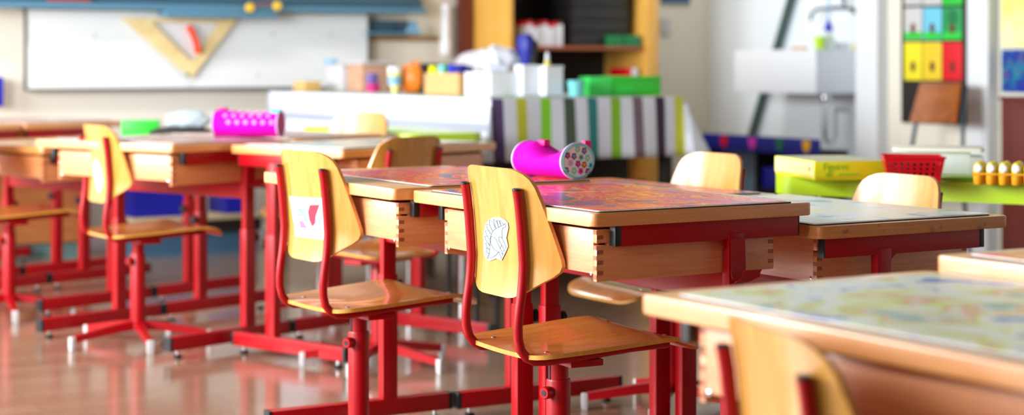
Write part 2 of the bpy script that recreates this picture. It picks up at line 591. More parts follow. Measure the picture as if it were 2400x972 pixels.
def make_desk(edge='edge'):
    t = thing('school_desk', '', 'desk')
    # desk top (origin of this mesh = surface height)
    mb = MB().prism(rrect(0, W_, 0, L_, .016, 6), BZ, 0, mi=0, bev=.0035, side_mi=1)
    mb.build('tabletop', [M['top'], M[edge]], t)
    # drawer box
    b = MB()
    u0, u1, v0, v1 = .036, .516, .042, L_ - .105
    zb, zt = -.150, -.040
    th = .013
    for (va, vb) in ((v0, v0 + th), (v1 - th, v1)):
        b.box(u0, u1, va, vb, zb, -.073, bev=.0012)
        b.box(u0, u1, va, vb, -.068, zt, bev=.0012)
        b.box(u0 + .03, u1 - .03, va + .001, vb - .001, -.0735, -.0675)
    b.box(u0, u0 + th, v0 + th, v1 - th, zb + .016, zt, bev=.001)
    b.box(u1 - th, u1, v0 + th, v1 - th, zb + .008, zt, bev=.001)
    b.box(u0 + th, u1 - th, v0 + th, v1 - th, zb + .02, zb + .028)
    # finger joints showing as end grain on both sides and both ends
    for vv, sg in ((v0, -1), (v1, 1)):
        for ua, ub in ((u0 + .0005, u0 + th + .003), (u1 - th - .003, u1 - .0005)):
            for z0 in (-.060, -.092, -.114, -.136):
                y0, y1 = sorted((vv, vv + sg * .0004))
                b.box(ua, ub, y0, y1, z0, z0 + .009, mi=1)
    for uu, sg in ((u0, -1), (u1, 1)):
        for va, vb in ((v0 + .0005, v0 + th), (v1 - th, v1 - .0005)):
            for z0 in (-.050, -.082, -.104, -.126, -.145):
                x0, x1 = sorted((uu, uu + sg * .0004))
                b.box(x0, x1, va, vb, z0, z0 + .009, mi=1)
    bx = b.build('drawer_box', [M['box'], M['endgrain']], t)
    sc = MB()
    for uu, sg in ((u0, -1), (u1, 1)):
        for vv in (v0 + .022, v1 - .022):
            sc.lathe([(.0045, 0), (.0045, .001), (.0025, .002)], 10, mt=Matrix.Translation((uu, vv, -.134)) @ Matrix.Rotation(R(90 * sg), 4, 'Y'))
    sc.build('screw', M['chrome'], bx)
    for side in (0, 1):
        f = (lambda v: v) if side == 0 else (lambda v: L_ - v)

        def yr(a, c):
            return sorted((f(a), f(c)))
        y0, y1 = yr(.016, .038)
        sb = MB().box(.082, .567, y0, y1, -.075, BZ - .0005, bev=.002).build('side_beam', M['red'], t)
        for a, c in ((.066, .082), (.567, .571)):
            MB().box(a, c, y0 + .0005, y1 - .0005, -.0745, BZ - .001, bev=.0015).build('end_cap', M['black'], sb)
        y0, y1 = yr(.012, .040)
        lg = MB().box(.3675, .4105, y0 + .001, y1 - .001, -.52, -.060, bev=.004)
        y2, y3 = yr(.014, .036)
        lg.prism([(.340, -.0), (.3675, -.0), (.3675, -.022)], 0, .004, mt=Matrix.Translation((0, (y0 + y1) / 2, -.075)) @ Matrix.Rotation(R(90), 4, 'X'))
        lo = lg.build('leg', M['red'], t)
        if side == 0:
            # bag hook: bent strip
            prof = [(.012, -.072), (.010, -.120), (.009, -.150), (.005, -.160), (-.003, -.167), (-.012, -.163), (-.018, -.154), (-.021, -.143), (-.025, -.139)]
            hk = MB()
            n = len(prof)
            vs = []
            for i, (y, z) in enumerate(prof):
                wgt = 1 if i < 5 else 1
                ua, ub = .369, .409
                if i >= 6:
                    ub = .428
                    ua = .378
                for uu in (ua, ub):
                    for o_ in (0, -.0022):
                        vs.append((uu, y - .0005 + (o_ if i < 4 else 0), z + (o_ if i >= 4 else 0)))
            fs = []
            for i in range(n - 1):
                a = i * 4
                c = (i + 1) * 4
                fs += [[a, a + 2, c + 2, c], [a + 1, c + 1, c + 3, a + 3], [a, c, c + 1, a + 1], [a + 2, a + 3, c + 3, c + 2]]
            fs += [[0, 1, 3, 2], [(n - 1) * 4, (n - 1) * 4 + 2, (n - 1) * 4 + 3, (n - 1) * 4 + 1]]
            hk.add(vs, fs, 0, True)
            hk.build('bag_hook', M['red'], lo)
        # sleeve and foot stand on the floor (their height does not follow the desk top)
        y0, y1 = yr(.009, .043)
        sl = MB().box(.3645, .4135, y0, y1, .075, .445, bev=.004).build('leg_sleeve', M['red'], t)
        kn = MB().lathe([(.012, 0), (.012, .006), (.017, .008), (.018, .018), (.014, .022)], 10,
                        mt=Matrix.Translation((.4135, (y0 + y1) / 2, .41)) @ Matrix.Rotation(R(90), 4, 'Y'))
        kn.build('knob', M['black'], sl)
        y0, y1 = yr(.008, .046)
        ft = MB().box(.012, .585, y0, y1, .029, .079, bev=.003).build('foot', M['red'], t)
        for a, c in ((.0, .0125), (.5845, .597)):
            MB().box(a, c, y0 - .0005, y1 + .0005, .0285, .0795, bev=.003).build('end_cap', M['black'], ft)
        for uu in (.05, .547):
            g = MB().lathe([(.013, 0), (.016, .003), (.016, .010), (.008, .013)], 14, mi=0, mt=Matrix.Translation((uu, (y0 + y1) / 2, 0)))
            g.lathe([(.007, .012), (.007, .030)], 10, mi=1, mt=Matrix.Translation((uu, (y0 + y1) / 2, 0)))
            g.build('levelling_glide', [M['black'], M['chrome']], ft)
    cb = MB().box(.374, .404, .040, L_ - .040, -.215, -.152, bev=.003)
    cb.build('crossbar', M['red'], t)
    return t


FLOORPARTS = ('leg_sleeve', 'foot')


def set_desk(o, x, y, ang, h, label, group, first=False):
    o.location = (x, y, 0)
    o.rotation_euler = (0, 0, ang)
    for ch in list(bpy.data.objects):
        if ch.parent == o and not ch.name.startswith(FLOORPARTS):
            ch.location.z = h
    o['label'] = label
    o['group'] = group
    return o


A_ANG = RA
H_ANG = R(50.56)
I_ANG = R(139.3)


def off(o, ang, u, v):
    c, s_ = math.cos(ang), math.sin(ang)
    return (o[0] + c * u - s_ * v, o[1] + s_ * u + c * v)


A_O = (0.1707, 3.807)
B_O = (-0.2934, 4.4946)
D_O = off(A_O, A_ANG, 2 * W_ + .0083, L_ - .0135)
C_O = off(B_O, A_ANG, 2 * W_ + .0083, L_ - .02)
H_O = (-1.2205, 6.5183)
J_O = off(H_O, H_ANG, 2 * W_ + .012, L_)
G_O = (-1.96, 7.58)
G2_O = off(G_O, H_ANG, 2 * W_ + .012, L_)
I_O = (-0.0555, 6.917)
K_O = (0.612, 2.052)
M_O = (1.223, 3.371)
N_far = (-1.99, 9.30)
N_O = off(N_far, H_ANG, 0, L_)
N2_O = off(N_far, H_ANG, -2 * W_ - .012, 0)

GF = 'height-adjustable school desks in facing pairs'
desks = {}
proto = make_desk()
DESKS = [
    ('A', A_O, A_ANG, .753, 'beech school desk in the middle with red frame, bag hook and red printed mat'),
    ('B', B_O, A_ANG, .757, 'beech school desk directly left of the middle desk, floral pencil case near its back edge'),
    ('D', D_O, A_ANG + PI, .698, 'lower beech desk with scuffed edge and pale blue mat, right behind the middle desk'),
    ('C', C_O, A_ANG + PI, .700, 'low beech desk behind the floral pencil case, facing the pale chair near the striped cloth'),
    ('H', H_O, H_ANG, .772, 'blurred beech desk behind the left chair with the oval sticker'),
    ('J', J_O, H_ANG + PI, .772, 'blurred beech desk under the dotted magenta pencil case'),
    ('G', G_O, H_ANG, .715, 'blurred beech desk cut by the left picture edge, in front of the long tan row'),
    ('G2', G2_O, H_ANG + PI, .715, 'blurred beech desk carrying the green box and the black bag'),
    ('I', I_O, I_ANG, .765, 'beech desk turned sideways with bright red T-shaped foot facing left'),
    ('K', K_O, A_ANG, .720, 'large out-of-focus foreground desk with pale map mat'),
    ('M', M_O, A_ANG + PI, .745, 'out-of-focus desk at right edge with orange mat, behind the foreground desk'),
    ('N', N_O, H_ANG + PI, .770, 'farthest left desk whose long tan edge ends before the green box'),
    ('N2', N2_O, H_ANG, .770, 'far left desk cut by the picture edge, nearer of the pair against the whiteboard wall'),
]
for i, (k, o_, a_, h_, lab) in enumerate(DESKS):
    d = proto if i == 0 else copy_tree(proto)
    set_desk(d, o_[0], o_[1], a_, h_, lab, GF)
    desks[k] = (o_, a_, h_)
    if k == 'D':
        for ch in bpy.data.objects:
            if ch.parent == d and ch.name.startswith('tabletop'):
                ch.data = ch.data.copy()
                ch.data.materials[1] = M['edge_dirty']


# ------------------------------------------------------------------ desk mats
red_stops = [(0.30, (40, 80, 130)), (0.36, (50, 90, 140)), (0.375, (226, 20, 40)), (0.42, (240, 90, 30)), (0.45, (250, 180, 50)), (0.465, (216, 10, 50)), (0.50, (244, 60, 60)), (0.525, (248, 140, 40)), (0.545, (214, 20, 110)), (0.575, (250, 110, 50)), (0.60, (60, 100, 150)), (0.63, (226, 20, 120))]
pale_stops = [(0.32, (90, 160, 210)), (0.40, (206, 216, 220)), (0.48, (226, 228, 222)), (0.55, (222, 224, 214)), (0.585, (240, 226, 130)), (0.61, (214, 222, 226)), (0.66, (100, 170, 200))]
map_stops = [(0.33, (60, 90, 180)), (0.385, (84, 110, 190)), (0.40, (206, 212, 206)), (0.50, (214, 216, 200)), (0.535, (200, 208, 110)), (0.565, (186, 186, 70)), (0.585, (214, 130, 90)), (0.62, (210, 214, 196)), (0.68, (90, 150, 150))]
pink_stops = [(0.34, (130, 120, 130)), (0.44, (206, 160, 150)), (0.50, (216, 150, 110)), (0.55, (200, 170, 182)), (0.65, (214, 206, 200))]
orange_stops = [(0.33, (226, 60, 20)), (0.45, (232, 80, 24)), (0.50, (236, 150, 30)), (0.55, (214, 30, 20)), (0.65, (240, 180, 60))]
ART = {
    'red': art('mat_red_print', red_stops, (3.0, 2.0, 1), 2.4, seed=2.0, detail=4, dist=1.2),
    'red2': art('mat_red_print_two', red_stops, (3.0, 2.0, 1), 2.4, seed=7.3, detail=4, dist=1.2),
    'pale': art('mat_pale_blue_print', pale_stops, (3.0, 3.0, 1), 2.0, seed=1.2, detail=3, dist=.5),
    'map': art('mat_pale_map_print', map_stops, (4.5, 4.5, 1), 1.7, seed=4.4, detail=3, dist=.6, rough=.3),
    'pink': art('mat_pink_print', pink_stops, (4, 4, 1), 2, seed=3.1),
    'orange': art('mat_orange_print', orange_stops, (4, 4, 1), 2, seed=5.1),
}


def desk_mat(k, a, u0, u1, v0, v1, label, zoff=0.0, skew=0.0):
    o_, ang, h = desks[k]
    p = off(o_, ang, (u0 + u1) / 2, (v0 + v1) / 2)
    hu, hv = (u1 - u0) / 2, (v1 - v0) / 2
    t = thing('desk_mat', label, 'desk mat', (p[0], p[1], h + .0005 + zoff), ang + skew, 'printed mats lying on the desks')
    MB().prism(rrect(-hu, hu, -hv, hv, .010, 4), 0, .0016).build('backing', M['black_edge'], t)
    MB().prism(rrect(-hu + .001, hu - .001, -hv + .001, hv - .001, .009, 4), .0018, .0034).build('border', M['film'], t)
    MB().prism(rrect(-hu + .009, hu - .009, -hv + .009, hv - .009, .006, 4), .0035, .0040).build('picture', ART[a], t)
    return t


desk_mat('A', 'red', .016, .543, .006, .745, 'glossy red and orange printed mat on the middle desk')
desk_mat('B', 'red2', .105, .590, .004, .69, 'red and violet printed mat under the floral pencil case')
desk_mat('D', 'pale', .035, .590, .02, .79, 'pale blue printed mat on the scuffed lower desk')
desk_mat('C', 'red', .03, .56, .02, .78, 'orange printed mat in front of the pale chair near the striped cloth')
desk_mat('H', 'pink', .05, .56, .05, .75, 'pinkish printed mat behind the left chair with the oval sticker')
desk_mat('J', 'pink', .04, .575, .05, .75, 'pinkish mat under the dotted magenta pencil case')
desk_mat('I', 'pale', .04, .57, .05, .77, 'greyish printed mat on the sideways desk')
desk_mat('K', 'map', .03, .57, .06, .76, 'pale mat with a faded map print on the foreground desk')
desk_mat('M', 'orange', .03, .56, .04, .76, 'orange-red mat at the right picture edge')
desk_mat('N', 'pink', .03, .56, .04, .76, 'pink mat on the farthest left desk')


# ------------------------------------------------------------------ school chair
PROF = [(0.0, .789), (.005, .76), (.010, .715), (.0145, .66), (.0165, .625), (.0148, .592), (.0115, .56), (.006, .525), (.0025, .49),
        (.0035, .462), (.010, .437), (.024, .420), (.045, .4105), (.075, .409)]


def prof_x(z):
    for (xa, za), (xb, zb) in zip(PROF, PROF[1:]):
        if zb <= z <= za:
            t = (z - zb) / (za - zb)
            return xb + (xa - xb) * t
    return PROF[0][0] - (z - .789) * .17 if z > .789 else PROF[-1][0]


def back_w(z):
    # half width of the backrest at height z
    pts = [(.545, .060), (.548, .082), (.554, .100), (.565, .122), (.585, .158), (.600, .183), (.612, .196), (.625, .200), (.640, .1985), (.70, .184), (.76, .168), (.795, .158), (.812, .148), (.824, .132), (.831, .112), (.835, .088)]
    for (za, wa), (zb, wb) in zip(pts, pts[1:]):
        if za <= z <= zb:
            return wa + (wb - wa) * (z - za) / (zb - za)
    return pts[0][1] if z < pts[0][0] else pts[-1][1]


def back_pt(y, z, side=0.0):
    x = prof_x(z) + .0118 + side
    cv = .055 * (min(abs(y), .2) / .2) ** 3 - .012
    return Vector((x + cv, y, z))


def make_chair():
    t = thing('school_chair', '', 'chair')
    zs = [.545, .548, .554, .565, .585, .600, .612, .625, .640, .67, .70, .73, .76, .795, .812, .824, .831, .835]

    def fb(a, b):
        i = min(int(round(a * (len(zs) - 1))), len(zs) - 1)
        z = zs[i]
        y = (b * 2 - 1) * back_w(z)
        # the bottom and top edges bow slightly
        return back_pt(y, z)
    MB().grid(fb, len(zs) - 1, 24, th=(.009, 0, 0), mi=0, mi_edge=1).build('backrest', [M['ply'], M['edge']], t)

    sx = [.022, .024, .030, .042, .060, .10, .15, .20, .25, .30, .34, .375, .400, .420, .436, .448, .456, .460]
    ws = [.120, .140, .160, .174, .182, .187, .190, .192, .194, .196, .197, .197, .196, .193, .186, .172, .150, .125]

    def seat_z(x, y):
        z = .425 + .020 * min(1, x / .36)
        if x > .36:
            z -= .030 * ((x - .36) / .10) ** 2
        z -= .009 * math.exp(-((x - .17) / .11) ** 2) * math.exp(-(y / .13) ** 2) * 1.3
        z += .006 * (abs(y) / .2) ** 3
        return z

    def fs_(a, b):
        i = int(round(a * (len(sx) - 1)))
        y = (b * 2 - 1) * ws[i]
        return Vector((sx[i], y, seat_z(sx[i], y)))
    st = MB().grid(fs_, len(sx) - 1, 20, th=(0, 0, -.010), mi=0, mi_edge=1).build('seat', [M['seat'], M['ply']], t)
    for x, y in ((.075, .125), (.075, -.125), (.385, .125), (.385, -.125)):
        MB().lathe([(.0065, 0), (.0055, .0016), (.003, .0022)], 12, mt=Matrix.Translation((x, y, seat_z(x, y) - .0003))).build('screw', M['chrome'], st)
    for sg in (1, -1):
        pts = [(x, sg * .125, z) for x, z in PROF] + [(.16, sg * .125, .412), (.30, sg * .12, .4215), (.400, sg * .115, .423)]
        ft = MB().tube(pts, .0106, 14).build('frame_tube', M['red'], t)
        MB().lathe([(.0109, -.002), (.0109, .002), (.007, .0042)], 14, mt=Matrix.Translation((-.0004, sg * .125, .790))).build('end_cap', M['black'], ft)
    MB().box(.135, .22, -.13, .13, .388, .404, bev=.004).build('seat_carrier', M['red'], t)
    up = MB().tube([(.177, 0, .20), (.177, 0, .389)], .0235, 20)
    up.build('upper_post', M['red'], t)
    MB().box(.1525, .1545, -.004, .004, .343, .388).build('post_slot', M['black'], t)
    return t


def make_base(t):
    b = MB().tube([(.177, 0, .055), (.177, 0, .338), (.177, 0, .343)], [.0285, .0285, .0270], 22)
    lp = b.build('lower_post', M['red'], t)
    a = R(200)
    dx, dy = math.cos(a), math.sin(a)
    p0 = Vector((.177 + dx * .024, dy * .024, .316))
    p1 = Vector((.177 + dx * .052, dy * .052, .316))
    k = MB().tube([p0, p0.lerp(p1, .35), p0.lerp(p1, .9), p1], [.010, .0145, .0145, .0125], 16)
    kn = k.build('knob', M['red'], lp)
    MB().tube([p1 - Vector((dx, dy, 0)) * .001, p1 + Vector((dx, dy, 0)) * .001], .0065, 12).build('knob_socket', M['black'], kn)
    for k in range(5):
        a = R(-102 + 72 * k)
        c, s_ = math.cos(a), math.sin(a)
        m = Matrix.Translation((.177, 0, 0)) @ Matrix.Rotation(a, 4, 'Z')
        ar = MB()
        vs = []
        for (x, z, hw, hh) in ((.015, .072, .014, .017), (.10, .064, .013, .015), (.262, .040, .011, .012)):
            for sy, sz in ((-1, -1), (1, -1), (1, 1), (-1, 1)):
                vs.append(m @ Vector((x, sy * hw, z + sz * hh)))
        fs = []
        for i in range(2):
            for q in range(4):
                fs.append([i * 4 + q, i * 4 + (q + 1) % 4, i * 4 + 4 + (q + 1) % 4, i * 4 + 4 + q])
        fs += [[3, 2, 1, 0], [8, 9, 10, 11]]
        ar.add(vs, fs)
        arm = ar.build('base_arm', M['red'], t)
        g = MB().box(.260, .280, -.0125, .0125, .004, .050, bev=.004, mt=m)
        g.box(.262, .278, -.010, .010, 0, .006, mt=m)
        g.build('glide', M['glide'], arm)


BASE = ('lower_post', 'base_arm')
cproto = make_chair()
make_base(cproto)
# name, x, y, facing angle, height offset, label
CH = [
    ('c3', -.0489, 4.0958, R(28.5), 0, 'red-framed school chair at the middle desk with a white dinosaur drawing on its back'),
    ('c2', -.5624, 4.8235, R(33.9), 0, 'red-framed school chair with a square red and green drawing stuck on its back'),
    ('c1', -1.5724, 6.8218, R(33.2), 0, 'blurred red-framed chair on the left with a pale oval sticker on its back'),
    ('c4', .316, 2.300, R(16), -.098, 'out-of-focus yellow chair in the bottom right foreground'),
    ('c5', -.335, 6.29, R(139), -.022, 'brown-looking chair seen from behind at the sideways desk'),
    ('c6', -.640, 7.90, H_ANG + PI, .018, 'pale chair in front of the white cloth, facing us across the far desks'),
    ('c7', .645, 5.70, A_ANG + PI, -.050, 'pale chair facing left, near the right end of the striped cloth'),
    ('c8', 1.090, 5.02, A_ANG + PI, -.075, 'pale chair with two small bolts in front of the lime table'),
    ('c0', -2.285, 7.62, R(33), 0, 'chair cut by the left picture edge, only seat and red post showing'),
]
chairs = {}
for i, (k, x, y, a, dz, lab) in enumerate(CH):
    c = cproto if i == 0 else copy_tree(cproto)
    c.location = (x, y, 0)
    c.rotation_euler = (0, 0, a)
    c['label'] = lab
    c['group'] = 'height-adjustable school chairs'
    for ch in list(bpy.data.objects):
        if ch.parent == c and not ch.name.startswith(BASE):
            ch.location.z = dz
    chairs[k] = c


# stickers on chair backs (glued on, so they are parts of the chairs)
def plate(poly, name, m, parent, offx, dz=0.0, th=.0008):
    """flat paper following the rear face of a backrest; poly in (y, z)"""
    n = len(poly)
    cy = sum(p[0] for p in poly) / n
    cz = sum(p[1] for p in poly) / n
    rings = 5
    vs = [back_pt(cy, cz, offx)]
    for r_ in range(1, rings + 1):
        for p in poly:
            y = cy + (p[0] - cy) * r_ / rings
            z = cz + (p[1] - cz) * r_ / rings
            vs.append(back_pt(y, z, offx))
    fs = [[0, 1 + k, 1 + (k + 1) % n] for k in range(n)]
    for r_ in range(rings - 1):
        a = 1 + r_ * n
        for k in range(n):
            fs.append([a + k, a + n + k, a + n + (k + 1) % n, a + (k + 1) % n])
    b = len(vs)
    vs2 = [v + Vector((th, 0, 0)) for v in vs]
    last = 1 + (rings - 1) * n
    side = [[last + k, last + (k + 1) % n, b + last + (k + 1) % n, b + last + k] for k in range(n)]
    mb = MB().add(vs + vs2, fs + [[b + i for i in f[::-1]] for f in fs] + side, 0, False)
    return mb.build(name, m, parent)


def dense(poly, step=.006):
    out = []
    n = len(poly)
    for i in range(n):
        a = Vector(poly[i])
        b = Vector(poly[(i + 1) % n])
        k = max(1, int((b - a).length / step))
        for j in range(k):
            q = a.lerp(b, j / k)
            out.append((q.x, q.y))
    return out


def lines(strokes, r, name, m, parent, offx):
    mb = MB()
    for st in strokes:
        pts = []
        for a, b in zip(st, st[1:]):
            k = max(1, int(math.hypot(b[0] - a[0], b[1] - a[1]) / .006))
            for j in range(k):
                pts.append((a[0] + (b[0] - a[0]) * j / k, a[1] + (b[1] - a[1]) * j / k))
        pts.append(st[-1])
        mb.tube([back_pt(y, z, offx) for y, z in pts], r, 5)
    return mb.build(name, m, parent)


def mc3(x, y):      # sticker tracing -> (lateral, height) on the chair back
    px = 1110 + x / 7.48
    py = 495 + y / 7.48
    return ((1152 - px) / 480.0, .668 - (py - 562) / 1039.0)


outline = [(430, 75), (500, 100), (545, 150), (550, 240), (530, 330), (508, 420), (520, 510), (525, 570), (490, 660), (450, 750), (410, 835), (365, 825), (320, 815), (270, 850), (200, 885), (140, 865), (100, 790), (90, 700), (105, 580), (115, 450), (140, 330), (175, 220), (250, 135), (340, 90)]
p3 = plate(dense([mc3(*p) for p in outline], .008), 'paper_drawing', M['paper'], chairs['c3'], -.0022)
p3['label'] = 'white cut-out dinosaur drawing'
strokes = [
    [(255, 150), (245, 230), (290, 345)], [(255, 150), (310, 180), (345, 285)], [(320, 130), (335, 190), (345, 285)], [(325, 120), (370, 160), (400, 250)],
    [(380, 130), (385, 190), (400, 250)], [(380, 130), (430, 160), (440, 220)], [(425, 125), (425, 170), (440, 215)], [(425, 125), (465, 160), (470, 195)],
    [(190, 230), (250, 245)], [(190, 230), (195, 300), (255, 400)], [(155, 360), (225, 350), (250, 400)], [(155, 360), (180, 430), (225, 500)], [(140, 470), (180, 450)], [(140, 470), (155, 530), (225, 600)],
    [(150, 580), (190, 575), (220, 610)], [(150, 580), (160, 640), (215, 690)], [(145, 660), (200, 680)], [(155, 660), (160, 720), (205, 760)],
    [(505, 170), (480, 200), (440, 225), (400, 255), (345, 290), (290, 345), (262, 410), (240, 480), (232, 560), (222, 640), (210, 760), (165, 850)],
    [(505, 170), (520, 190), (510, 235), (475, 250), (455, 290), (445, 440)], [(262, 435), (310, 445), (350, 490), (375, 560), (400, 630)],
    [(262, 435), (240, 500), (250, 590), (300, 660), (370, 690)], [(370, 690), (330, 750), (260, 810), (165, 850)],
    [(390, 430), (420, 415), (450, 450), (500, 580), (490, 610)], [(390, 430), (395, 500), (430, 560)], [(430, 560), (470, 630), (455, 670)], [(430, 560), (400, 630), (440, 680), (440, 730)],
    [(370, 690), (415, 780), (405, 810)], [(370, 690), (420, 690), (440, 730)], [(115, 740), (190, 760)], [(110, 775), (190, 800)], [(490, 190), (505, 195)],
]
lines([[mc3(*p) for p in s_] for s_ in strokes], .0005, 'ink_outline', M['ink'], p3, -.0030)

sq = [(.088, .708), (-.096, .715), (-.120, .606), (.0565, .603)]
p2 = plate(dense(sq, .012), 'paper_drawing', M['paper'], chairs['c2'], -.0022)
p2['label'] = 'square white paper with red and green crayon drawing'


def m2(x, y):
    # bilinear from the flattened crop of the square paper
    u = (x - 85 - (y - 150) * .17) / 590.0
    v = (y - 130) / 740.0
    a = Vector(sq[0]).lerp(Vector(sq[1]), u)
    b = Vector(sq[3]).lerp(Vector(sq[2]), u)
    q = a.lerp(b, v)
    return (q.x, q.y)


plate(dense([m2(*p) for p in [(500, 265), (640, 255), (610, 370), (585, 450), (575, 590), (530, 650), (480, 540), (460, 400)]], .006), 'crayon_patch', M['crayon_red'], p2, -.0032, th=.0003)
plate(dense([m2(*p) for p in [(200, 270), (240, 290), (340, 370), (400, 330), (400, 450), (440, 620), (400, 590), (360, 480), (270, 490), (260, 465), (340, 450), (350, 390), (250, 350)]], .006), 'crayon_patch', M['crayon_teal'], p2, -.0032, th=.0003)
plate(dense([m2(*p) for p in [(280, 570), (350, 560), (440, 690), (320, 700)]], .006), 'crayon_patch', M['crayon_pink'], p2, -.0032, th=.0003)
lines([[m2(*p) for p in s_] for s_ in [[(230, 320), (280, 365), (345, 370)], [(410, 180), (370, 220), (350, 200)], [(500, 265), (645, 250)], [(500, 265), (450, 400)], [(440, 690), (490, 730), (480, 830)], [(210, 210), (240, 225)]]], .0006, 'pencil_outline', M['ink'], p2, -.0036)

el = [(.0, .707), (-.022, .700), (-.045, .675), (-.055, .645), (-.062, .62), (-.05, .60), (-.035, .579), (-.02, .585), (.0, .605), (.018, .63), (.024, .66), (.018, .69)]
M['sticker'] = mat('pale_mint_sticker', (170, 206, 208), 0.5, var=0.08, scale=30)
p1 = plate(dense(el, .012), 'paper_drawing', M['sticker'], chairs['c1'], -.0022)
p1['label'] = 'pale mint oval sticker'


# ------------------------------------------------------------------ pencil cases
def ellip_case(pa, pb, rx, rz, name, label, sag, zb, disc='floral'):
    """soft cylindrical case lying from pa (visible end) to pb"""
    a = Vector((pa[0], pa[1], 0))
    b = Vector((pb[0], pb[1], 0))
    ax = (b - a)
    Ln = ax.length
    ax.normalize()
    ang = math.atan2(ax.y, ax.x)
    t = thing(name, label, 'pencil case', (a.x, a.y, zb), ang)
    body = MB()
    n, seg = 16, 28
    vs = []
    for i in range(n + 1):
        q = i / n
        k = 1 - sag * math.sin(PI * min(1, max(0, (q - .03) / .72)))
        k = min(k, 1)
        for j in range(seg):
            th = 2 * PI * j / seg
            x_ = math.cos(th)
            z_ = math.sin(th)
            zz = rz + rz * z_ * (1 if z_ < 0 else 1) if False else rz * (1 + z_)
            if z_ > 0:
                zz = rz + rz * z_ * (2 * k - 1)
            zz = max(zz, .0) if z_ < -.96 else zz
            wr = .0012 * math.sin(9 * th + q * 21) * (1 if 0 < i < n else 0)
            vs.append((q * Ln, (rx + wr) * x_ * (1 + (1 - k) * .12), zz + (wr if z_ > 0 else 0)))
    fs = []
    for i in range(n):
        for j in range(seg):
            j2 = (j + 1) % seg
            fs.append([i * seg + j, i * seg + j2, (i + 1) * seg + j2, (i + 1) * seg + j])
    fs.append(list(range(seg)))
    fs.append([n * seg + j for j in range(seg)])
    body.add(vs, fs, 0, True)
    body.build('body', M['magenta'], t)
    for x in (0, Ln):
        ring = [(x, rx * 1.01 * math.cos(2 * PI * j / 32), rz + rz * math.sin(2 * PI * j / 32)) for j in range(33)]
        MB().tube([(p[0], p[1], max(p[2], .0025)) for p in ring], .0030, 8, caps=False).build('piping', M['lilac'], t)
    return t, Ln


flowcol = {'cyan': (96, 214, 224), 'yellow': (236, 222, 110), 'maroon': (150, 14, 92), 'pink': (226, 60, 190), 'blue': (90, 170, 240),
           'lpink': (238, 150, 222), 'darko': (180, 74, 20), 'orange': (244, 178, 40), 'navy': (20, 70, 130), 'red': (190, 0, 80)}
for k, v in flowcol.items():
    M['fl_' + k] = mat('print_' + k, v, 0.6, var=0.03)
zm = desks['B'][2] + .0052
pc, Ln = ellip_case((.172, 4.795), (.045, 4.945), .058, .047, 'pencil_case', 'magenta pencil case with floral round end on the red mats', .34, zm)
M['disc'] = mat('floral_print_ground', (244, 238, 252), 0.6, var=0.03)
disc = MB().lathe([(.0, .0), (1, .0), (1, .0015)], 32, mt=Matrix.Translation((-.0012, 0, .047)) @ Matrix.Rotation(R(-90), 4, 'Y') @ Matrix.Diagonal((.0465, .057, 1, 1)))
dk = disc.build('floral_end', M['disc'], pc)
dk['label'] = 'round end printed with small coloured flowers'
rg = [(-.0030, .0535 * math.cos(2 * PI * j / 32), .047 + .0435 * math.sin(2 * PI * j / 32)) for j in range(33)]
MB().tube(rg, .0022, 6, caps=False).build('cyan_ring', M['fl_cyan'], dk)
fl = [(500, 170, 'cyan', 'yellow'), (220, 325, 'maroon', 'pink'), (400, 350, 'maroon', 'blue'), (600, 385, 'cyan', 'maroon'), (780, 410, 'cyan', 'yellow'), (300, 520, 'lpink', 'cyan'), (515, 550, 'maroon', 'pink'),
      (690, 580, 'darko', 'orange'), (880, 610, 'cyan', 'navy'), (185, 705, 'maroon', 'cyan'), (400, 725, 'cyan', 'yellow'), (590, 740, 'pink', 'red'), (790, 760, 'maroon', 'pink'), (690, 220, 'maroon', 'blue')]
for cx, cy, c1, c2 in fl:
    y_ = -(510 - cx) / 455 * .057
    y_ = -(cx - 510) / 455 * -.057
    z_ = .047 + (480 - cy) / 455 * .0465
    y_ = -(cx - 510) / 455 * .057
    m = MB()
    for rad, mi, dx in ((.0088, 0, -.0032), (.0042, 1, -.0037)):
        pts = []
        for q in range(20):
            th = 2 * PI * q / 20
            rr = rad * (1 + (.16 * math.cos(5 * th) if mi == 0 else 0))
            pts.append((rr * math.cos(th), rr * math.sin(th)))
        m.prism(pts, 0, .0006, mi=mi, mt=Matrix.Translation((dx, y_, z_)) @ Matrix.Rotation(R(90), 4, 'Y'))
    m.build('flower', [M['fl_' + c1], M['fl_' + c2]], dk)
MB().box(.004, .018, -.056, -.032, .070, .100, bev=.004, mt=Matrix.Identity(4)).build('zip_tab', M['magenta2'], pc)
MB().box(.120, .150, -.014, .010, .082, .100, bev=.007).build('zip_tab', M['magenta2'], pc)

zj = desks['J'][2] + .0052
pc2, Ln2 = ellip_case((-.975, 7.02), (-1.145, 7.22), .056, .052, 'pencil_case', 'dotted magenta pencil case on the far left desks', .12, zj)
pc2.location.x, pc2.location.y = -.905, 7.11
pc2.rotation_euler.z = R(170)
dm = MB()
M['dot'] = mat('pale_pink_dot', (244, 130, 232), 0.6, var=0.05)
for row, (a_, nn) in enumerate(((70, 6), (40, 6), (8, 6))):
    for q in range(nn):
        x = .02 + .035 * q + (.017 if row % 2 else 0)
        th = R(a_)
        dm.lathe([(.0095, 0), (.0085, .001)], 12, mt=Matrix.Translation((x, .0575 * math.cos(th), .052 + .0505 * math.sin(th))) @ Matrix.Rotation(th - R(90), 4, 'X'))
dm.build('dots', M['dot'], pc2)
MB().lathe([(.0, .0), (1, .0), (1, .0015)], 32, mt=Matrix.Translation((-.0015, 0, .052)) @ Matrix.Rotation(R(-90), 4, 'Y') @ Matrix.Diagonal((.050, .053, 1, 1))).build('round_end', mat('crimson_end', (186, 0, 120), .6, var=.06), pc2)
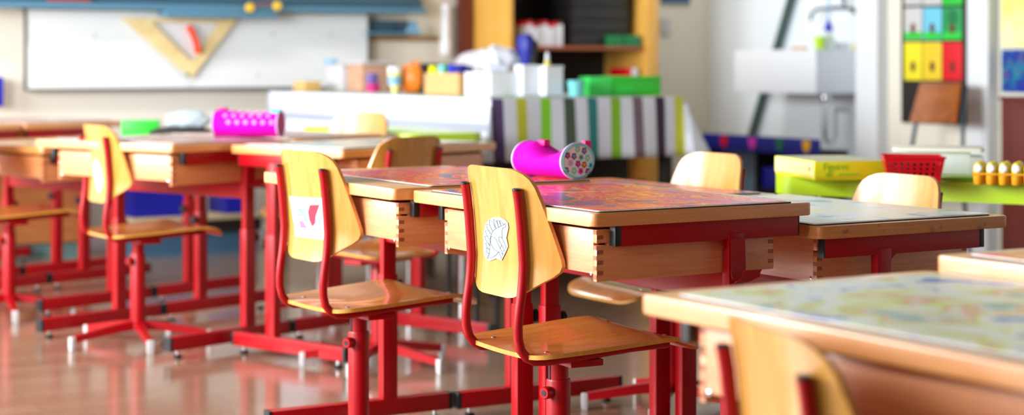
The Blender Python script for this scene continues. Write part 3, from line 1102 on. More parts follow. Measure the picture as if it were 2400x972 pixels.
MB().box(-.006, .03, .005, .04, .094, .108, bev=.004).build('zip_tab', M['fl_cyan'], pc2)
MB().box(.22, .25, -.018, .018, .098, .114, bev=.005).build('zip_tab', M['magenta2'], pc2)


# ------------------------------------------------------------------ cloth-covered table
def cloth_mat():
    m = bpy.data.materials.new('striped_cloth')
    m.use_nodes = True
    nt = m.node_tree
    b = nt.nodes['Principled BSDF']
    b.inputs['Roughness'].default_value = 0.85
    at_ = nt.nodes.new('ShaderNodeUVMap')
    at_.uv_map = 'cloth'
    sp = nt.nodes.new('ShaderNodeSeparateXYZ')
    nt.links.new(at_.outputs['UV'], sp.inputs[0])
    cr = nt.nodes.new('ShaderNodeValToRGB')
    cr.color_ramp.interpolation = 'CONSTANT'
    # u = (s + .35) / 1.60
    W0 = (214, 217, 230)
    seq = [(-.35, W0)]
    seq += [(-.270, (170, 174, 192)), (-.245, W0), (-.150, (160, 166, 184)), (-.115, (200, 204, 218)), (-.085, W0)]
    cols = [(84, 62, 108), (190, 190, 50), (128, 204, 40), (64, 82, 66), (40, 122, 124), (128, 178, 38), (116, 94, 104), (60, 38, 66), (196, 200, 66)]
    for i, c in enumerate(cols):
        s0 = .0 + .129 * i
        if i == 8:
            s0 -= .015
        seq += [(s0, c), (s0 + .057, W0)]
    els = cr.color_ramp.elements
    els[0].position = 0
    els[0].color = lin(W0)
    els[1].position = 1
    els[1].color = lin(W0)
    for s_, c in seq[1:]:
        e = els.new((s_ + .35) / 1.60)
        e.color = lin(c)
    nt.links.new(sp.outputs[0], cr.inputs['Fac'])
    wv = nt.nodes.new('ShaderNodeTexNoise')
    wv.inputs['Scale'].default_value = 60
    bp = nt.nodes.new('ShaderNodeBump')
    bp.inputs['Strength'].default_value = .2
    nt.links.new(wv.outputs['Fac'], bp.inputs['Height'])
    nt.links.new(bp.outputs['Normal'], b.inputs['Normal'])
    nt.links.new(cr.outputs['Color'], b.inputs['Base Color'])
    return m


TS, TC, TZ = 4.146, 7.075, .905
TLs, TLc = 1.07, 2.50
tb = thing('work_table', 'long table under the striped cloth at the back', 'table', SC(TS, TC), RA)
MB().box(.01, TLs - .01, .01, TLc - .01, TZ - .04, TZ - .003, bev=.003).build('tabletop', M['sidewood'], tb)
for x in (.06, TLs - .06):
    for y in (.06, TLc / 2, TLc - .06):
        MB().box(x - .025, x + .025, y - .025, y + .025, 0, TZ - .04, bev=.003).build('leg', M['dark'], tb)
MB().box(.05, TLs - .05, .07, TLc - .05, .18, .20).build('shelf', M['dark'], tb)
MB().box(.04, TLs - .04, .40, .42, .20, TZ - .05).build('back_or_shade_panel', M['dark'], tb)  # added dark sheet imitating the shade under the table
# cloth: param a (across s) and b (along c), unfolded
cl = MB()
DROP = .285


def cl_pt(a, b):
    # a in [-DROP, TLs+DROP], b in [-DROP, TLc]
    x, y, z = a, b, TZ
    fold = 0
    if b < 0:
        y = -.004 - (-b) * .05 - .010 * math.sin(a * 17) * (-b / DROP)
        z = TZ + b
    if a < 0:
        x = -.004 - (-a) * .05 - .012 * math.sin(b * 9) * (-a / DROP)
        z = TZ + a
        y = b
    if a > TLs:
        q = a - TLs
        x = TLs + .004 + q * .20
        z = TZ - q
        y = b
    if a < 0 and b < 0:
        d = max(-a, -b)
        x = -.01 - .16 * (-a)
        y = -.01 - .16 * (-b)
        z = TZ - d
    if a > TLs and b < 0:
        q = a - TLs
        d = max(q, -b)
        x = TLs + .004 + q * .42
        y = -.004 - .25 * (-b)
        z = TZ - d
    return (x, y, z)


na, nb = 60, 50
As = [-DROP + DROP * i / 8 for i in range(8)] + [TLs * i / 44 for i in range(45)] + [TLs + DROP * i / 8 for i in range(1, 9)]
Bs = [-DROP + DROP * i / 8 for i in range(8)] + [TLc * i / 42 for i in range(43)]
vs = [cl_pt(a, b) for a in As for b in Bs]
nB = len(Bs)
fs = [[i * nB + j, (i + 1) * nB + j, (i + 1) * nB + j + 1, i * nB + j + 1] for i in range(len(As) - 1) for j in range(nB - 1)]
clo = MB().add(vs, fs, 0, True).build('tablecloth', cloth_mat(), None, SC(TS, TC), RA, sharp=60)
me = clo.data
uv = me.uv_layers.new(name='cloth')
uvs = [((a + .35) / 1.60, b) for a in As for b in Bs]
for lp in me.loops:
    uv.data[lp.index].uv = uvs[lp.vertex_index]
tag(clo, 'white cloth with green, teal, yellow and purple stripes hanging over the back table', 'tablecloth')
clo.modifiers.new('thickness', 'SOLIDIFY').thickness = .0015


def on_table(px, py, z0=TZ + .003):
    Z = (CAMH - z0) * FPX / (py - HOR)
    return to_sc((px - 1200) / FPX * Z, Z) + (Z,)


def single(mb, name, m, label, cat, s, c, z, rz=0.0, group=None):
    o = mb.build(name, m, None, SC(s, c, z), RA + rz)
    return tag(o, label, cat, group)


TT = TZ + .003
# items, located by their near corner on the table
s, c, Z = on_table(1150, 226)
o = single(MB().box(0, .17, 0, .25, 0, .115, bev=.003), 'white_box', M['white'], 'white box near the table corner, left of the white caddies', 'box', s, c, TT)
bs, bc = s, c
bag = MB()
bm = bmesh.new()
bmesh.ops.create_icosphere(bm, subdivisions=3, radius=1)
for v in bm.verts:
    k = 1 + .16 * math.sin(7 * v.co.x + 3 * v.co.z) * math.cos(6 * v.co.y) + .08 * math.sin(13 * v.co.z)
    v.co = Vector((v.co.x * .10 * k, v.co.y * .10 * k, v.co.z * .062 * k))
bag.bm(bm, 0, True)
single(bag, 'plastic_bag', M['clear_w'], 'crumpled cloudy plastic bag on top of the white box', 'bag', bs + .12, bc + .14, TT + .115 + .064)
s, c, Z = on_table(1088, 222)
cb = thing('cardboard_box', 'open tan cardboard box filled with coloured card packs', 'box', SC(s - .02, c + .02, TT), RA)
m = MB()
m.box(0, .006, 0, .36, 0, .107).box(.12, .126, 0, .36, 0, .107).box(.006, .12, 0, .006, 0, .107).box(.006, .12, .354, .36, 0, .107).box(.006, .12, .006, .354, 0, .006)
m.build('carton', M['cardboard'], cb)
for i, (a, wd, cc) in enumerate(((.30, .05, 'yellow_box'), (.20, .05, 'teal'), (.15, .045, 'green_d'), (.09, .055, 'blue'), (.03, .055, 'navy'))):
    p = SC(s - .02 + .02, c + .02 + a, TT + .007)
    tag(MB().box(0, .08, 0, wd, 0, .135 + .008 * (i % 2), bev=.003).build('card_pack', M[cc], None, p, RA), ['yellow', 'pale teal', 'green', 'blue', 'dark blue'][i] + ' card pack standing in the cardboard box', 'card pack', 'card packs in the cardboard box')
s, c, Z = on_table(999, 220)
single(MB().box(0, .16, 0, .045, 0, .155, bev=.003), 'binder', M['dark'], 'black upright binder beside the cardboard box', 'binder', s + .03, c + .09, TT)
s, c, Z = on_table(945, 219)
pot = thing('round_basket', 'orange round patterned basket at the back of the cloth table', 'basket', SC(s + .09, c + .03, TT), RA)
MB().lathe([(.05, 0), (.08, .02), (.098, .06), (.098, .10), (.082, .135), (.06, .150), (.055, .148), (.075, .13), (.085, .1)], 28).build('bowl', M['orange'], pot)
hd = [(.0, .07 * math.cos(R(a)), .135 + .03 * math.sin(R(a))) for a in range(0, 181, 15)]
MB().tube(hd, .006, 8).build('handle', M['orange'], pot)
MB().lathe([(.018, 0), (.020, .002)], 12, mt=Matrix.Translation((-.070, .055, .10)) @ Matrix.Rotation(R(-90), 4, 'Y') @ Matrix.Rotation(R(-30), 4, 'X')).build('green_patch', M['greenink'], pot)
cup = thing('paper_cup', 'white and yellow cup with light blue print in front of the orange basket', 'cup', SC(s - .045, c + .005, TT), RA)
MB().lathe([(.016, 0), (.020, .03), (.033, .052), (.036, .075)], 20).build('base', M['yellow_pale'], cup)
MB().lathe([(.0362, .045), (.0375, .09)], 20).build('print_band', M['lidblue'], cup)
MB().lathe([(.0365, .091), (.0385, .105)], 20).build('yellow_band', M['yellow_box'], cup)
MB().lathe([(.0385, .106), (.040, .138), (.036, .138)], 20).build('rim', M['white'], cup)
s, c, Z = on_table(872, 216)
single(MB().box(0, .05, 0, .075, 0, .045, bev=.006), 'small_tin', M['pinkbox'], 'small magenta tin left of the orange basket', 'tin', s, c, TT)
single(MB().box(0, .045, 0, .06, 0, .055, bev=.006), 'small_tin', M['purple'], 'small purple tin stacked on the magenta tin', 'tin', s, c + .01, TT + .046)
single(MB().lathe([(.03, 0), (.034, .05), (.03, .085), (.015, .10)], 16), 'jar', M['plum'], 'dark plum jar between tin and orange basket', 'jar', s + .10, c - .08, TT)
s, c, Z = on_table(826, 214)
t = thing('storage_bin', 'cloudy plastic bin with peach-coloured contents', 'bin', SC(s + .05, c - .02, TT), RA)
MB().box(0, .2, 0, .19, 0, .15, bev=.008).build('contents', M['peach'], t)
MB().box(-.006, .206, -.006, .196, .152, .165, bev=.004).build('lid', M['clear'], t)
s, c, Z = on_table(800, 213)
t = thing('storage_bin', 'cloudy white bin with light blue lid clip, left end of cloth table', 'bin', SC(s + .02, c + .03, TT), RA)
MB().box(0, .18, 0, .22, 0, .14, bev=.008).build('tub', M['clear'], t)
MB().box(-.006, .186, -.006, .226, .141, .152, bev=.003).build('lid', M['clear'], t)
MB().box(-.010, .03, .12, .226, .153, .178, bev=.004).build('clip', M['lidblue'], t)
s, c, Z = on_table(690, 212)
single(MB().box(0, .1, -.08, .08, 0, .055, bev=.004), 'wooden_box', M['yellow'] if False else wood('tan_box_wood', (206, 168, 96), (220, 184, 112)), 'small tan wooden box at the far left end of the cloth table', 'box', on_c(700, 200, 9.40)[0], 9.40, TT)
bm = bmesh.new()
bmesh.ops.create_icosphere(bm, subdivisions=3, radius=1)
for v in bm.verts:
    k = 1 + .12 * math.sin(6 * v.co.x + 4 * v.co.y) * math.cos(5 * v.co.z)
    v.co = Vector((v.co.x * .09 * k, v.co.y * .26 * k, v.co.z * .11 * k))
single(MB().bm(bm, 0, True), 'plastic_bag', M['clear'], 'large grey translucent bag lying behind the orange basket', 'bag', TS + .62, TC + 1.15, TT + .118)
# caddies
s, c, Z = on_table(1292, 226)
for i, (ds, dc, w1, h1) in enumerate(((-.01, .03, .095, .145), (-.095, .10, .080, .15))):
    t = thing('utensil_caddy', ['white caddy holding a glue bottle, right of the pair', 'white caddy holding a dark blue pouch, left of the pair'][i], 'caddy', SC(s + ds, c + dc, TT), RA)
    m = MB()
    e = .004
    for (a, b, c_, d_) in ((0, w1, 0, e), (0, w1, w1 - e, w1), (0, e, e, w1 - e), (w1 - e, w1, e, w1 - e)):
        m.box(a, b, c_, d_, 0, h1)
    m.box(0, w1, 0, w1, 0, .004)
    m.build('tub', M['white'], t)
    MB().box(-.002, w1 + .002, -.002, 0, h1 - .012, h1).build('rim', M['white'], t)
cs, cc_ = s, c
t = thing('pouch', 'dark blue and black pouch sticking out of the left caddy', 'pouch', SC(cs - .055, cc_ + .140, TT + .012), RA)
MB().lathe([(.020, 0), (.024, .10), (.034, .16), (.052, .20), (.056, .25), (.040, .28), (.02, .285)], 14, sx=.7).build('bag', M['navy'], t)
MB().lathe([(.012, .1), (.030, .18), (.040, .225), (.028, .255)], 12, mt=Matrix.Translation((.02, -.02, 0)), sx=.8).build('flap', M['dark'], t)
t = thing('glue_bottle', 'white bottle with yellow cap in the right caddy', 'bottle', SC(cs + .025, cc_ + .075, TT + .006), RA)
MB().lathe([(.014, 0), (.015, .02), (.015, .15), (.010, .165)], 14).build('bottle_body', M['fl_yellow'], t)
MB().lathe([(.010, .166), (.010, .185), (.006, .205)], 12).build('cap', M['white'], t)
single(MB().lathe([(.012, 0), (.013, .16), (.007, .185), (.006, .20)], 12), 'bottle', M['white'], 'slim white bottle between the two caddies', 'bottle', cs - .020, cc_ + .155, TT)
s, c, Z = on_table(1350, 226)
single(MB().lathe([(.032, 0), (.036, .03), (.042, .075), (.039, .075), (.033, .03)], 22), 'glass_bowl', M['teal'], 'small teal glass bowl left of the green boxes', 'bowl', s + .02, c + .03, TT)
s, c, Z = on_table(1437, 224)
single(MB().box(-.135, -.004, 0, .10, 0, .092, bev=.004), 'green_box', M['green_l'], 'light green square box beside the teal bowl', 'box', s, c, TT)
g = thing('green_box', 'long bright green box at the right end of the striped cloth', 'box', SC(s, c, TT), RA)
MB().box(0, .285, 0, .12, 0, .075, bev=.003).build('carton', M['green'], g)
MB().box(-.002, .287, -.002, .122, .0755, .094, bev=.003).build('lid', M['green'], g)
tx = MB()
for i in range(9):
    tx.box(.02 + .011 * i, .028 + .011 * i, -.0008, 0, .028, .036 + .004 * (i % 3))
tx.build('small_print', M['green_l'], g)

# ------------------------------------------------------------------ open wooden cabinet with shelves
cs0, cc0 = to_sc(-.0132, 11.05)
CW, CD = 1.11, .50
cab = thing('shelf_cabinet', 'tall open pine cabinet with dark shelves behind the cloth table', 'cabinet', SC(cs0, cc0), RA)
MB().box(0, .025, 0, CD, 0, 2.2, bev=.003).build('side_panel', M['cabinet'], cab)
MB().box(CW - .09, CW, 0, CD, 0, 2.2, bev=.003).build('side_panel', M['cabinet'], cab)
MB().box(.025, CW - .09, CD - .015, CD, 0, 2.2).build('back_or_shade_panel', M['dark'], cab)
SHZ = 1.147
for z in (.30, .72, SHZ, 1.62):
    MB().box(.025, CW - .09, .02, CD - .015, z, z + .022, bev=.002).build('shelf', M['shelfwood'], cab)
MB().box(0, CW, 0, CD, 2.2, 2.225).build('top_panel', M['cabinet'], cab)
# dark brown upright strip left of the cabinet
pl = MB().box(-.10, -.005, .43, .485, 0, 2.2, bev=.002)
tag(pl.build('dark_upright_strip', M['darkwood'], None, SC(cs0, cc0), RA), 'dark brown upright strip at the left side of the pine cabinet', 'board')


def on_shelf(px, py, z, back=.08):
    s_, z_ = on_c(px, py, cc0 + back)
    return s_, cc0 + back, z


sa, _ = on_c(1225, 100, cc0 + .1)
sb_, _ = on_c(1320, 100, cc0 + .1)
n = 8
for i in range(n):
    q = sa + (sb_ - sa) * i / n
    b_ = thing('book', 'upright white and red book on the cabinet shelf, ' + ['leftmost', 'second from left', 'third from left', 'fourth from left', 'fourth from right', 'third from right', 'second from right', 'rightmost'][i], 'book', SC(q, cc0 + .10, SHZ + .022), RA, 'white and red books on the cabinet shelf')
    hh = .125 + .012 * math.sin(i * 2.1)
    MB().box(0, (sb_ - sa) / n - .003, 0, .16, 0, hh, bev=.002).build('cover', M['white'] if i % 3 else M['lightgrey'], b_)
    MB().box(0, (sb_ - sa) / n - .003, 0, .16, hh + .0005, hh + .022, bev=.002).build('top_edge', M['bright_red'] if i % 4 != 3 else M['plum'], b_)
sa, _ = on_c(1342, 50, cc0 + .1)
sb_, _ = on_c(1474, 50, cc0 + .1)
for i in range(5):
    tag(MB().box(0, sb_ - sa, 0, .30, 0, .078, bev=.004).build('storage_tray', M['darktray'], None, SC(sa, cc0 + .10, SHZ + .024 + .0815 * i), RA),
        ['black storage tray at the bottom of the stack in the cabinet', 'second black tray from the bottom in the cabinet', 'middle black tray of the cabinet stack', 'second black tray from the top in the cabinet', 'topmost black tray of the cabinet stack'][i], 'tray', 'black trays in the cabinet')
for i, (a, b_, mm) in enumerate(((1430, 1460, 'green'), (1463, 1503, 'green_d'))):
    sa, _ = on_c(a, 90, cc0 + .03)
    sb_, _ = on_c(b_, 90, cc0 + .03)
    tag(MB().box(0, sb_ - sa, 0, .06, 0, .07, bev=.004).build('small_box', M['green_d'], None, SC(sa, cc0 + .03, SHZ + .0225), RA), ['small green box on the cabinet shelf, left of two', 'wider dark green box on the cabinet shelf, right of two'][i], 'box')
sa, _ = on_c(1470, 150, cc0 + .05)
for i, (w_, mm) in enumerate(((.035, 'bright_red'), (.045, 'white'))):
    tag(MB().box(0, w_, 0, .2, 0, .29, bev=.003).build('folder', M[mm], None, SC(sa + .038 * i, cc0 + .05, .743), RA), ['red folder standing low in the cabinet', 'pinkish white folder next to the red folder'][i], 'folder')
sa, _ = on_c(1440, 150, cc0 + .08)
tag(MB().lathe([(.02, 0), (.045, .02), (.05, .05), (.03, .09), (.01, .1)], 16).build('ball', M['purple'], None, SC(sa, cc0 + .14, .743 + .13), RA), 'violet ball on the dark box in the cabinet', 'ball')
tag(MB().box(-.14, .055, 0, .2, 0, .129, bev=.003).build('dark_box', M['darktray'], None, SC(sa, cc0 + .08, .743), RA), 'low dark box under the violet ball in the cabinet', 'box')
sa, _ = on_c(1230, 150, cc0 + .08)
tag(MB().box(0, .45, 0, .25, 0, .18, bev=.003).build('dark_box', M['dark'], None, SC(sa, cc0 + .12, .743), RA), 'wide black box behind the caddies in the cabinet', 'box')

# ------------------------------------------------------------------ whiteboard and ledge
CW_ = C1 - .002


def wbox(name, m, px0, py0, px1, py1, c0, depth, label=None, cat=None, group=None, bev=.003, parent=None):
    s0, z0 = on_c(px0, py1, c0)
    s1, _ = on_c(px1, py1, c0)
    _, z1 = on_c((px0 + px1) / 2, py0, c0)
    _, z0 = on_c((px0 + px1) / 2, py1, c0)
    o = MB().box(s0, s1, 0, depth, z0, z1, bev=bev).build(name, m, parent, SC(0, c0) if parent is None else (0, 0, 0), RA if parent is None else 0)
    if label:
        tag(o, label, cat, group)
    return o


wb = thing('whiteboard', 'wide pale magnetic board on the back wall', 'whiteboard', SC(0, 9.93), RA)
s0, zb_ = on_c(63, 213, 9.93)
s1, _ = on_c(862, 213, 9.93)
MB().box(s0, s1, .006, .030, zb_ + .012, 1.36).build('panel', M['board'], wb)
m = MB()
m.box(s0 - .008, s1 + .008, 0, .034, zb_, zb_ + .012, bev=.002).box(s0 - .010, s0, 0, .034, zb_ + .012, 1.36, bev=.002).box(s1, s1 + .010, 0, .034, zb_ + .012, 1.36, bev=.002)
m.build('rim', M['board_rim'], wb)
m = MB()
for px, py in ((222, 82), (240, 165), (640, 80), (775, 82), (605, 175)):
    a, b = on_c(px, py, 9.93)
    m.lathe([(.010, 0), (.009, .004)], 12, mt=Matrix.Translation((a, .006, b)) @ Matrix.Rotation(R(90), 4, 'X'))
m.build('magnet_marks', M['lightgrey'], wb)

lg = thing('board_ledge', 'blue-grey metal ledge and rails of the upper board', 'ledge', SC(0, 9.80), RA)
s0, _ = on_c(-260, 20, 9.80)
s1, _ = on_c(1000, 20, 9.80)
sm_, _ = on_c(385, 20, 9.80)
sn_, _ = on_c(645, 20, 9.80)
MB().box(s0, s1, .05, .18, 1.405, 1.46, bev=.004).build('rail', M['ledge2'], lg)
MB().box(s0, s1, .0, .14, 1.365, 1.400, bev=.006).build('tray', M['ledge'], lg)
MB().box(sm_, sn_, -.03, .1, 1.325, 1.364, bev=.006).build('sliding_clamp', M['ledge'], lg)
MB().box(s0, s1, .10, .19, 1.46, 2.5, bev=.004).build('upper_board', M['ledge2'], lg)
MB().box(s0, s1 - .1, .098, .10, 1.52, 2.45).build('board_surface', mat('green_slate', (60, 100, 104), .5, var=.1), lg)
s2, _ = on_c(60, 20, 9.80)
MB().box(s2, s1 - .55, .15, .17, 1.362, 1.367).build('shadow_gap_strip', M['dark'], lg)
s0, _ = on_c(115, 5, 9.8)
s1_, _ = on_c(215, 5, 9.8)
tag(MB().box(0, s1_ - s0, 0, .035, 0, .07, bev=.004).build('board_eraser', mat('brick_red_felt', (150, 50, 30), .8, var=.2), None, SC(s0, 9.812, 1.402), RA), 'brick-red board eraser lying on the ledge at upper left', 'eraser')
# yellow handle with two round ends
a0, z0 = on_c(588, 18, 9.74)
a1, z1 = on_c(652, 14, 9.74)
hy = thing('board_compass', 'yellow handle with two round ends on the ledge', 'handle', SC(0, 9.74), RA)
for a, b in ((a0, z0), (a1, z1)):
    MB().lathe([(.022, 0), (.026, .006), (.026, .022), (.02, .028)], 18, mt=Matrix.Translation((a, .03, b)) @ Matrix.Rotation(R(90), 4, 'X')).build('round_end', M['yellow'], hy)
MB().tube([(a0, .02, z0 + .015), (a1, .02, z1 + .015)], .006, 8).build('bar', M['shelfwood'], hy)
# big set square
ss = thing('set_square', 'large pale wooden set square with red handle hanging on the board', 'set square', SC(0, 9.905), RA)
P = [on_c(x, y, 9.905) for x, y in ((283, 40), (448, 184), (556, 48))]
Q = [on_c(x, y, 9.905) for x, y in ((357, 58), (449, 146), (514, 62))]
Q2 = [on_c(x, y, 9.905) for x, y in ((350, 52), (449, 146), (520, 55))]
P[0] = (P[0][0], 1.32)
P[2] = (P[2][0], 1.32)
Q[0] = (Q[0][0], 1.30)
Q[2] = (Q[2][0], 1.30)
vs = []
for y in (0, .010):
    for p in P + Q:
        vs.append((p[0], y, p[1]))
fs = []
for i in range(3):
    j = (i + 1) % 3
    fs += [[i, j, 3 + j, 3 + i], [6 + i, 9 + i, 9 + j, 6 + j], [i, 6 + i, 6 + j, j], [3 + i, 3 + j, 9 + j, 9 + i]]
MB().add(vs, fs).build('frame', M['ruler'], ss)
pts = []
for i in range(9):
    q = i / 8
    x = 438 + 22 * math.sin(q * 1.5)
    y = 60 + 64 * q
    a, b = on_c(x, y, 9.905)
    pts.append((a, -.02 - .01 * math.sin(q * PI), b))
MB().tube(pts, .020, 10).build('handle', M['orange_red'], ss)
a, b = on_c(440, 175, 9.905)
MB().lathe([(.012, 0), (.010, .006)], 12, mt=Matrix.Translation((a, 0, b)) @ Matrix.Rotation(R(90), 4, 'X')).build('hole_plug', M['green_d'], ss)
# right continuation of the rails
cr_ = thing('side_tray', 'small blue metal tray on the wall right of the board', 'tray', SC(0, 9.86), RA)
s0, z0 = on_c(866, 80, 9.86)
s1, z1 = on_c(985, 48, 9.86)
MB().box(s0, s1, 0, .13, z0, z0 + .012, bev=.002).build('base', M['ledge'], cr_)
MB().box(s0, s1, .11, .13, z0 + .012, z1, bev=.002).build('back', M['ledge2'], cr_)
MB().prism([(s1 - .10, z0 + .012), (s1, z0 + .012), (s1 - .03, z1), (s1 - .06, z1)], 0, .01, mt=Matrix.Translation((0, .01, 0)) @ Matrix.Rotation(R(90), 4, 'X')).build('end_plate', M['lidblue'], cr_)
s0, z0 = on_c(1032, 130, 9.9)
s1, z1 = on_c(1058, 10, 9.9)
pr = thing('paper_roll', 'white upright roll hanging on the wall left of the cabinet', 'roll', SC((s0 + s1) / 2, 9.90, z0), RA)
MB().lathe([(.030, 0), (.036, .01), (.036, .09), (.030, .10)], 18).build('lower_cap', M['white'], pr)
MB().lathe([(.028, .10), (.028, z1 - z0)], 18).build('roll_body', M['white'], pr)
wbox('tan_shade_strip', wood('shade_tan', (150, 110, 60), (176, 136, 84)), 866, 84, 1028, 96, 9.985, .014, 'narrow tan strip imitating shade on the wall under the blue tray', 'strip')  # tan strip stands in for shading on the wall below the tray
o = wbox('wall_hook', M['blue'], -40, 180, 8, 250, 9.90, .05, 'blue hanging cloth at the far left picture edge', 'cloth')
o.name = 'hanging_cloth'
wbox('wall_picture', mat('blue_grey_picture', (70, 96, 140), .5, var=.2), 1552, -60, 1618, 8, 9.98, .02, 'blue picture on the wall right of the pine cabinet', 'picture')
wbox('light_switch', M['lightgrey'], 1550, 42, 1572, 84, 9.985, .012, 'pale light switch under the blue picture', 'switch')

# ------------------------------------------------------------------ things behind the left desks
sb = thing('sideboard', 'low wooden sideboard against the whiteboard wall at left', 'sideboard', SC(0, 9.80), RA)
s1, _ = on_c(204, 500, 9.80)
s0 = s1 - 1.6
MB().box(s0, s1, 0, .18, .085, .60, bev=.004).build('body', M['sidewood'], sb)
MB().box(s1 + .0005, s1 + .022, 0.01, .18, 0, .60, bev=.003).build('end_panel', M['dark'], sb)
MB().box(s0, s1, .03, .17, .0, .0845).build('plinth', mat('teal_reflection_plinth', (96, 130, 128), .5, var=.35, scale=9), sb)  # teal tone stands in for floor reflections at the base gap
MB().box(s0 - .01, s1 + .03, -.02, .18, .6005, .625, bev=.003).build('top_panel', M['sidewood'], sb)
bn = thing('low_bench', 'low shelf bench with blue crates behind the left desks', 'bench', SC(0, 9.50), RA)
s0, _ = on_c(310, 500, 9.50)
s1, _ = on_c(620, 500, 9.50)
MB().box(s0, s1, 0, .40, .195, .220, bev=.003).build('seat_board', mat('pale_bench_board', (214, 196, 160), .5, var=.1), bn)
MB().box(s0 + .01, s1 - .01, .02, .38, .125, .1945).build('apron', M['dark'], bn)
MB().box(s0 + .02, s1 - .02, .05, .35, .0, .1245).build('lower_box', mat('steel_blue_front', (74, 116, 150), .5, var=.2), bn)
for i, (a, b_) in enumerate(((314, 452), (530, 596))):
    s0, _ = on_c(a, 470, 9.55)
    s1, _ = on_c(b_, 470, 9.55)
    t = thing('crate', ['large royal blue crate under the left desks', 'small royal blue crate between the desk legs'][i], 'crate', SC(s0, 9.55, .2205), RA)
    m = MB()
    W2 = s1 - s0
    m.box(0, W2, 0, .012, 0, .20).box(0, W2, .26, .272, 0, .20).box(0, .012, .012, .26, 0, .20).box(W2 - .012, W2, .012, .26, 0, .20).box(0, W2, 0, .272, 0, .01)
    m.build('tub', M['blue'], t)
    MB().box(-.008, W2 + .008, -.008, .280, .2005, .215, bev=.003).build('lid', M['blue'], t)
# green box and black bag on desk G2
hG = desks['G2'][2] + .001
p = at(330, 305, 8.45)
tag(MB().box(-.085, .085, -.04, .04, 0, .085, bev=.004).build('green_box', M['green'], None, (p.x, p.y, hG), R(5)), 'bright green box behind the left chair backs', 'box')
p = at(425, 305, 8.40)
t = thing('school_bag', 'black bag with a pale grey bundle on it, left of the dotted pencil case', 'bag', (p.x, p.y, hG), R(5))
m = MB()
bm = bmesh.new()
bmesh.ops.create_icosphere(bm, subdivisions=3, radius=1)
for v in bm.verts:
    v.co = Vector((v.co.x * .15, v.co.y * .07, (v.co.z * .030 + .030)))
m.bm(bm, 0, True)
m.build('bag_body', M['dark'], t)
m = MB()
bm = bmesh.new()
bmesh.ops.create_icosphere(bm, subdivisions=3, radius=1)
for v in bm.verts:
    k = 1 + .12 * math.sin(9 * v.co.x) * math.cos(5 * v.co.z)
    v.co = Vector((v.co.x * .105 * k + .03, v.co.y * .05 * k + .02, v.co.z * .045 * k + .085))
m.bm(bm, 0, True)
m.build('bundle', mat('pale_blue_grey_fabric', (184, 202, 212), .8, var=.1, scale=12), t)
# lime table in front of the cloth table
t = thing('lime_table', 'lime green table far behind the dotted pencil case', 'table', (-1.02, 8.68, 0), math.atan2(-1.05, .62))
MB().prism(rrect(0, 1.12, 0, .40, .08), .715, .765, bev=.004).build('tabletop', M['lime'], t)
for x in (.1, 1.02):
    for y in (.07, .33):
        MB().tube([(x, y, 0), (x, y, .715)], .017, 10).build('leg', M['chrome'], t)
p = at(1142, 385, 7.1)
st_ = thing('stool', 'dark low stool carrying the slim white and lime bin', 'stool', (p.x, p.y, 0), RA)
MB().prism(rrect(-.14, .14, -.14, .14, .03), .495, .52, bev=.003).build('seat', M['dark'], st_)
for x in (-.11, .11):
    for y in (-.11, .11):
        MB().tube([(x, y, 0), (x, y, .495)], .010, 8).build('leg', M['dark'], st_)
t = thing('file_bin', 'slim white and lime bin left of the floral pencil case', 'bin', (p.x, p.y, .521), RA)
MB().box(-.05, .03, -.05, .05, 0, .125, bev=.006).build('bin_body', M['white'], t)
MB().box(.0305, .06, -.05, .05, .0, .125, bev=.006).build('lime_side', M['lime'], t)

# ------------------------------------------------------------------ sink niche
sk = thing('sink', 'deep white ceramic sink trough on the right wall', 'sink', SC(7.15, 8.36, 0), RA)
zt, zb2 = 1.146, .880
m = MB()
m.box(0, .03, 0, .79, zb2, zt, bev=.006).box(.42, .448, 0, .79, zb2, zt, bev=.006).box(.03, .42, 0, .03, zb2, zt, bev=.004).box(.03, .42, .76, .79, zb2, zt, bev=.004).box(.02, .43, .02, .77, zb2, zb2 + .03)
m.build('basin', M['ceramic'], sk)
m = MB()
m.tube([(.16, .10, zb2 + .002), (.16, .10, .80), (.16, .10, .62)], .022, 14)
m.tube([(.16, .10, .62), (.17, .10, .585), (.21, .10, .58), (.24, .10, .61), (.24, .10, .78), (.30, .06, .78), (.448, .06, .78)], .015, 12)
m.build('drain_pipe', M['chrome'], sk)
MB().lathe([(.030, .0), (.034, .02), (.030, .05)], 16, mt=Matrix.Translation((.16, .10, zb2 - .052))).build('drain_cup', M['chrome'], sk)
fc = thing('faucet', 'dark chrome wall faucet above the sink', 'faucet', SC(7.597, 8.42, 0), RA)
m = MB()
m.tube([(0, .10, 1.40), (-.06, .10, 1.40), (-.08, .16, 1.41), (-.10, .34, 1.40), (-.11, .38, 1.37), (-.11, .385, 1.33)], .010, 10)
m.build('spout', M['steel'], fc)
MB().tube([(-.0, .06, 1.38), (-.05, .06, 1.38), (-.06, -.01, 1.37)], .014, 10).build('valve_body', M['steel'], fc)
MB().tube([(-.06, .13, 1.41), (-.06, .13, 1.46), (-.10, .10, 1.47)], .012, 10).build('handle', M['steel'], fc)
